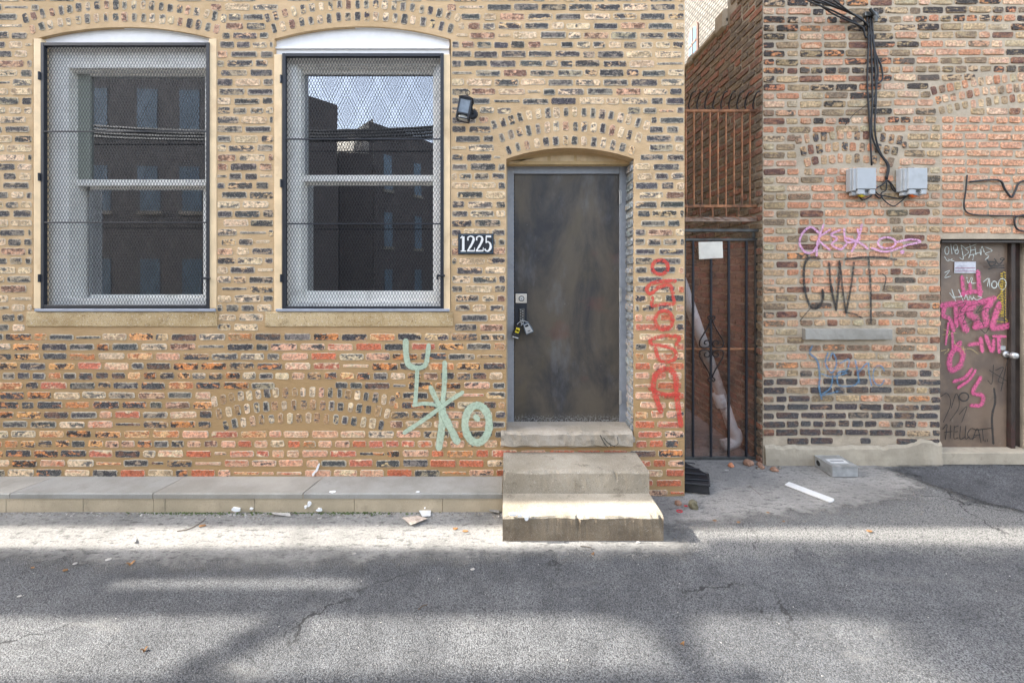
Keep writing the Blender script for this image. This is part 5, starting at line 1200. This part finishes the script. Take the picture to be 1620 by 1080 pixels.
# papers
def paper(pts, mat, label, name='paper_scrap', zz=.014):
    q = [gp(*p) for p in pts]; mb = MB(); n = len(q)
    v = [(a, b, gh(a, b)+zz+random.uniform(0, .012)) for a, b in q]
    mb.poly(v+[(a, b, c+.0015) for a, b, c in v], [tuple(reversed(range(n))), tuple(range(n, 2*n))]+[(k, (k+1) % n, (k+1) % n+n, k+n) for k in range(n)])
    tag(mb.build(name, mat, None), label, 'paper scrap')
paper([(636, 823), (660, 819), (677, 825), (650, 836)], simple('brown_card', srgb(190, 175, 160), .8, var=.3, scale=50, dirt=(srgb(120, 100, 85), .6)), 'torn brown card lying on the sunlit strip below the ledge', 'card_scrap')
paper([(662, 810), (682, 808), (681, 820), (668, 821)], M['white_plastic'], 'white paper scrap by the ledge above the torn card')
paper([(430, 815), (458, 817), (460, 820), (433, 819)], M['chip'], 'thin pale scrap by the ledge left of the torn card')
paper([(208, 861), (214, 852), (215, 861)], M['white_plastic'], 'small white triangle of paper on the sunlit strip')
paper([(772, 805), (790, 808), (790, 816), (775, 814)], simple('grey_card', (.25, .24, .22), .8), 'small grey card in the corner between ledge and steps', 'card_scrap')
# leaves
def leaf(x, y, s, label):
    c = gp(x, y); mb = MB(); n = 11; poly = []
    for k in range(n):
        a = k/n*6.283; r_ = s*(1 if k % 2 else .55)*random.uniform(.8, 1.1); poly.append((c[0]+r_*math.cos(a)*1.3, c[1]+r_*math.sin(a), gh(*c)+.012+.008*math.sin(a*2)))
    mb.poly(poly+[(c[0], c[1], gh(*c)+.008)], [(k, (k+1) % n, n) for k in range(n)])
    for v in range(n): pass
    o = mb.build('dry_leaf', M['leaf'], None); sm = o.modifiers.new('thick', 'SOLIDIFY'); sm.thickness = .001
    tag(o, label, 'leaf')
leaf(207, 892, .022, 'dry brown leaf on the asphalt below the left window')
leaf(228, 1030, .012, 'small dry leaf at the front of the asphalt')
leaf(938, 879, .010, 'small dry leaf in front of the lower step')
leaf(1080, 1022, .009, 'small dry leaf on the asphalt at lower right')
def twig(pts, label, r=.0025):
    q = [(a, b, gh(a, b)+.01) for a, b in (gp(*p) for p in pts)]; tag(MB().tube(catmull(q, 4), r, 5).build('twig', M['bark'], None), label, 'twig')
twig([(662, 966), (670, 960), (676, 959)], 'dark twig lying in the middle of the asphalt', .003)
twig([(280, 842), (300, 838), (318, 828), (325, 822)], 'thin curved twig on the sunlit strip under the left window')
twig([(1185, 770), (1200, 782), (1204, 786)], 'thin straw beside the white plastic strip', .002)
twig([(918, 866), (928, 867), (936, 869)], 'tiny twig in front of the lower step', .002)
# crumbs and litter, uncountable
def crumbs(name, mat, n, fn, r0, r1, label):
    vs = []; fs = []
    for i in range(n):
        x, y, zz = fn(); r = random.uniform(r0, r1); a = random.uniform(0, 6.28); h = r*random.uniform(.3, .8); b = len(vs); m = 5
        for k in range(m): q = r*random.uniform(.6, 1.2); vs.append((x+q*math.cos(a+k/m*6.283), y+q*math.sin(a+k/m*6.283)*.8, zz-.001))
        for k in range(m): q = r*random.uniform(.4, .8); vs.append((x+q*math.cos(a+k/m*6.283), y+q*math.sin(a+k/m*6.283)*.8, zz+h*random.uniform(.6, 1.1)))
        fs += [tuple(b+m+k for k in range(m))]+[(b+k, b+(k+1) % m, b+m+(k+1) % m, b+m+k) for k in range(m)]
    o = MB().poly(vs, fs).build(name, mat, None); tag(o, label, name.replace('_', ' '), kind='stuff')
def near_ledge():
    x = random.uniform(-5, 0); y = YL-abs(random.gauss(0, .035)); return x, y, gh(x, y)+.006
def near_right():
    x = random.uniform(1.05, 3.2); y = 2.75+random.random()**.6*.9
    if y > 3.18 and x < 1.4: y = 3.1
    return x, y, gh(x, y)+.006
def anywhere():
    x = random.uniform(-5, 5); y = random.uniform(1.3, 2.9); return x, y, gh(x, y)+.001
crumbs('dirt_crumbs', M['soil'], 900, near_ledge, .002, .009, 'dark dirt crumbs gathered along the foot of the ledge')
crumbs('paint_chips', M['chip'], 160, lambda: near_ledge(), .003, .012, 'pale paint chips scattered along the foot of the ledge')
crumbs('gravel_crumbs', M['soil'], 700, near_right, .002, .008, 'grey gravel crumbs on the rough concrete before the gate')
crumbs('loose_gravel', M['chip'], 350, anywhere, .0012, .004, 'pale loose grit scattered over the asphalt')
def mossy():
    x = random.choice([random.gauss(px2u(290, YL), .18), random.gauss(px2u(380, YL), .25), random.gauss(px2u(560, YL), .2)]); y = YL-abs(random.gauss(0, .012)); return min(x, -.05), y, gh(x, y)+.006
crumbs('moss', M['green_moss'], 500, mossy, .003, .010, 'green moss tufts at the foot of the ledge')

# ---------------------------------------------------------------- far white building above the passage
fw = thing('white_brick_building', 'white brick building with an arched window seen above the passage wall', 'building', (6.0, 14, 0))
XF = 6.0
def fu(x): return XF*F/(x-CX)                    # photo x -> distance along the flank
def fz(x, y): return HC+(CY-y)*XF/(x-CX)
mb = MB(); mb.box((XF, 9.9, 0), (XF+9, 30, 16)); mb.build('wall', M['far_white'], fw)
ya, yb_ = fu(1106), fu(1091); zb, zs = fz(1091, 97), fz(1106, 40); zb = fz(1100, 88)
wz = thing('window', None, None, (XF, (ya+yb_)/2, zb)); wz.parent = fw; wz.matrix_parent_inverse.translation = -Vector(fw.location)
def arch_win(off, inset, mat, name):
    n = 10; a, b = ya+inset, yb_-inset; pts = [(a, zb+inset), (b, zb+inset)]+[((a+b)/2+(b-a)/2*math.cos(R(180*k/n)), zs-inset+(b-a)*.35*math.sin(R(180*k/n))) for k in range(n+1)]
    m = len(pts); mb = MB(); mb.poly([(XF-off, p, q) for p, q in pts]+[(XF+.002, p, q) for p, q in pts], [tuple(range(m))]+[(k, (k+1) % m, (k+1) % m+m, k+m) for k in range(m)]); mb.build(name, mat, wz)
arch_win(.05, 0, simple('far_frame', srgb(92, 70, 60), .7), 'frame'); arch_win(.06, .07, M['pane_far'], 'pane')
mb = MB(); mb.box((XF-.08, (ya+yb_)/2-.025, zb+.07), (XF-.06, (ya+yb_)/2+.025, zs+.1)); mb.box((XF-.08, ya+.07, (zb+zs)/2-.03), (XF-.06, yb_-.07, (zb+zs)/2+.03)); mb.build('muntin', simple('far_muntin', srgb(100, 80, 68), .7), wz)
mb = MB(); mb.box((XF-.1, ya-.1, zb-.1), (XF+.05, yb_+.1, zb-.005), .01); mb.build('sill', M['ledge_top'], wz)

# ---------------------------------------------------------------- across the alley (seen mirrored in the panes)
YGL = W0+.19
def V(x, dv): return ((x-CX)/F*dv, 2*YGL-dv)     # photo x in a pane and mirrored distance -> ground point
def block(name, label, pts, zt, mat, wins):
    t = thing(name, label, 'building', (sum(p[0] for p in pts)/len(pts), sum(p[1] for p in pts)/len(pts), 0))
    MB().slab(pts, 0, zt).build('wall', mat, t)
    for (i, s, z0, w_, h__) in wins:
        a, b = Vector(pts[i]), Vector(pts[(i+1) % len(pts)]); d = (b-a).normalized(); n = Vector((d.y, -d.x)); 
        if (Vector((sum(p[0] for p in pts)/len(pts), sum(p[1] for p in pts)/len(pts)))-a).dot(n) > 0: n = -n
        c = a+(b-a)*s; f = MB()
        def bb(mb, w0, w1, za, zc, o0, o1):
            q = [c+d*w0+n*o0, c+d*w1+n*o0, c+d*w1+n*o1, c+d*w0+n*o1]; mb.slab([(p.x, p.y) for p in q], za, zc)
        bb(f, -w_/2, w_/2, z0, z0+h__, -.02, .012); wo_ = f.build('window', M['pane_blue'], t)
        f = MB(); bb(f, -w_/2-.06, w_/2+.06, z0-.1, z0, -.02, .06); f.build('window_sill', M['stone'], t)
    return t
pB = [V(535, 12), V(470, 11.1), V(470, 16), V(528, 20)]
pB1 = [V(468, 11.05), (-18, 2*YGL-10.4), (-18, -9), V(468, 15)]
wins = [(0, s, z_, .5, 1.15) for s in (.03, .125, .215, .30, .40, .52, .62, .75, .87) for z_ in (.9, 3.3, 5.3, 7.3)]
block('apartment_building', 'dark brick apartment building mirrored in the left window', pB1, 9.2, M['far_grey'], wins)
block('apartment_building', 'narrow dark building left of the bright gap mirrored in the right window', pB, HC+262*12/F, M['far_dark'], [])
block('garage_building', 'low dark building in front of the pale one mirrored in the right window', [V(537, 13), V(590, 13.2), V(590, 15), V(532, 15)], HC+188*13/F, M['far_dark'], [])
pA = [V(585, 14), V(700, 16.8), (1.5, -13.5), (1.5, -18), V(592, 20)]
block('apartment_building', 'dark brown brick apartment building mirrored in the right window', pA, HC+237*14/F, M['far_dark'], [(0, s, z_, .34, 1.2) for s in (.22, .62) for z_ in (.6, 2.6, 4.6)]+[(1, s, z_, .7, 1.3) for s in (.2, .5, .8) for z_ in (.6, 2.6, 4.6)])
pW = [(-5.6, -9.6), (-4.75, -7.9), (-4.3, -8.2), (-4.6, -14), (-6, -14)]
block('pale_building', 'pale sunlit building between the dark roofs mirrored in the right window', [V(534, 16.6), V(592, 14.1), V(592, 20), V(526, 20)], HC+235*14.2/F+.1, M['far_whiteX'], [])
pC = [(4.5, -9), (14, -9), (14, -16), (4.5, -16)]
block('apartment_building', 'low dark brick building far right across the alley', pC, 6.0, M['far_dark'], [(0, s, z_, .8, 1.4) for s in (.15, .4, .65, .9) for z_ in (.9, 3.2)])
for i in range(4):
    pts = [(-14, -1.2-.1*i, 5.0+.14*i), (-9, -1.1-.1*i, 4.35+.1*i), (-5, -1.0-.1*i, 4.15+.09*i), (0, -.9-.1*i, 4.3+.1*i), (6, -.9, 5.4+.1*i)]
    tag(MB().tube(catmull(pts, 6), .03, 6).build('overhead_cable', M['cable'], None), 'overhead alley cable mirrored across both windows', 'cable', 'overhead cables mirrored in the windows')

# unseen poles and leaf clumps, added to lay the bands of shade on the asphalt
X0 = -10.0
def occ(xg, yg, X=X0):                            # ground point -> where its sun ray crosses the plane x = X
    k = (xg-X)/(-SUN_DX); return (X, yg+SUN_DY*k, k)
up = thing('added_shade_pole', 'pole added out of view to shade the asphalt', 'shade blocker', (X0, 2.6, 0))
def yo(yg, zz): return yg+SUN_DY*zz
MB().tube([(X0, yo(2.43, 0), 0), (X0, yo(2.43, 6), 6), (X0, yo(2.43, 12), 12)], [.13, .13, .13], 14).build('pole', M['bark'], up)
MB().tube([(X0, yo(2.50, 8.1), 8.1), (X0, yo(2.50, 8.1), 12)], .17, 16).build('shade_widener', M['galv'], up)  # added can that widens the shade band on the right
MB().tube([(X0-.4, yo(2.15, 0), 0), (X0-.4, yo(2.15, 12), 12)], .10, 12).build('second_shade_pole', M['bark'], up)
MB().box((X0-.55, yo(2.2, 6.9), 6.95), (X0+.1, yo(2.4, 7), 12.0), .02).build('shade_gap_filler', M['galv'], up)
MB().box((X0-.55, yo(2.2, 5), 2.0), (X0+.1, yo(2.4, 5), 5.55), .02).build('shade_gap_filler', M['galv'], up)  # boxes added to close the slit between poles, except at the lit streak
def crown(name, label, lumps, dens=260, clump_stem=None):
    t = thing(name, label, 'added_leaf_clumps', (lumps[0][0], lumps[0][1], 0))
    vs = []; fs = []
    for (x, y, z_, rx, ry, rz) in lumps:
        for i in range(int(dens*max(rx, .2)*max(rz, ry, .2)*7)):
            d = Vector((random.gauss(0, 1), random.gauss(0, 1), random.gauss(0, 1))).normalized()*random.random()**.4
            c = Vector((x+d.x*rx, y+d.y*ry, z_+d.z*rz)); a = Vector((random.gauss(0, 1), random.gauss(0, 1), random.gauss(0, 1))).normalized(); b = a.orthogonal().normalized(); s = random.uniform(.03, .055)
            k = len(vs); vs += [tuple(c+a*s), tuple(c+b*s*.6), tuple(c-a*s), tuple(c-b*s*.6)]; fs.append((k, k+1, k+2, k+3))
    MB().poly(vs, fs).build('crown', M['clump_foliage'], t)
    if clump_stem: MB().tube(clump_stem, [.14, .1, .05], 8).build('clump_stem', M['bark'], t)
def lump(xg, yg, rxg, ryg, depth=.15, X=X0-1.5):
    c = occ(xg, yg, X); return (X, c[1], c[2], depth, ryg, rxg/1.4)
L_ = [lump(-1.08, 2.0, .05, .05, .04), lump(-1.2, 1.9, .045, .06, .04), lump(-1.33, 1.78, .045, .06, .04), lump(.80, 1.9, .05, .2, .04), lump(1.75, 2.1, .4, .04), lump(2.25, 2.0, .35, .1), lump(2.4, 1.85, .6, .3), lump(3.2, 2.2, 1.0, .28), lump(-3.4, 2.08, .8, .09), lump(2.8, 2.35, .9, .2), lump(.75, 2.06, .12, .05)]  # leaf clumps added where patches of shade should fall on the ground
crown('added_leaf_clumps', 'leaf clumps added out of view to shade the asphalt', L_, 900, [(X0-1.5, 1.6, 0), (X0-1.5, 1.9, 5), (X0-1.5, 2.3, 9)])

for i, (x, y, kind) in enumerate([(118, 893, 0), (172, 886, 0), (104, 903, 1), (52, 900, 1), (30, 945, 0), (320, 833, 1), (597, 833, 0), (720, 838, 1), (736, 842, 1), (505, 822, 0), (560, 878, 0), (748, 902, 0), (1130, 822, 1), (1168, 826, 1), (1215, 812, 1), (1376, 842, 1), (1150, 745, 0), (1105, 800, 0), (1240, 826, 1), (1010, 860, 0)]):
    c = gp(x, y); n = 6; a0 = random.uniform(0, 6.28); r_ = random.uniform(.008, .016)
    poly = [(c[0]+r_*1.5*math.cos(a0+k/n*6.283)*random.uniform(.6, 1.1), c[1]+r_*math.sin(a0+k/n*6.283)*random.uniform(.6, 1.1)) for k in range(n)]
    z0 = gh(*c)+.008; mb = MB(); mb.slab(poly, z0, z0+.003)
    tag(mb.build('litter_flake' if kind == 0 else 'dry_leaf', M['chip'] if kind == 0 else M['leaf'], None), 'tiny pale flake of litter on the alley ground' if kind == 0 else 'tiny dry leaf flake on the alley ground', 'litter' if kind == 0 else 'leaf', 'pale litter flakes' if kind == 0 else 'dry leaf flakes')
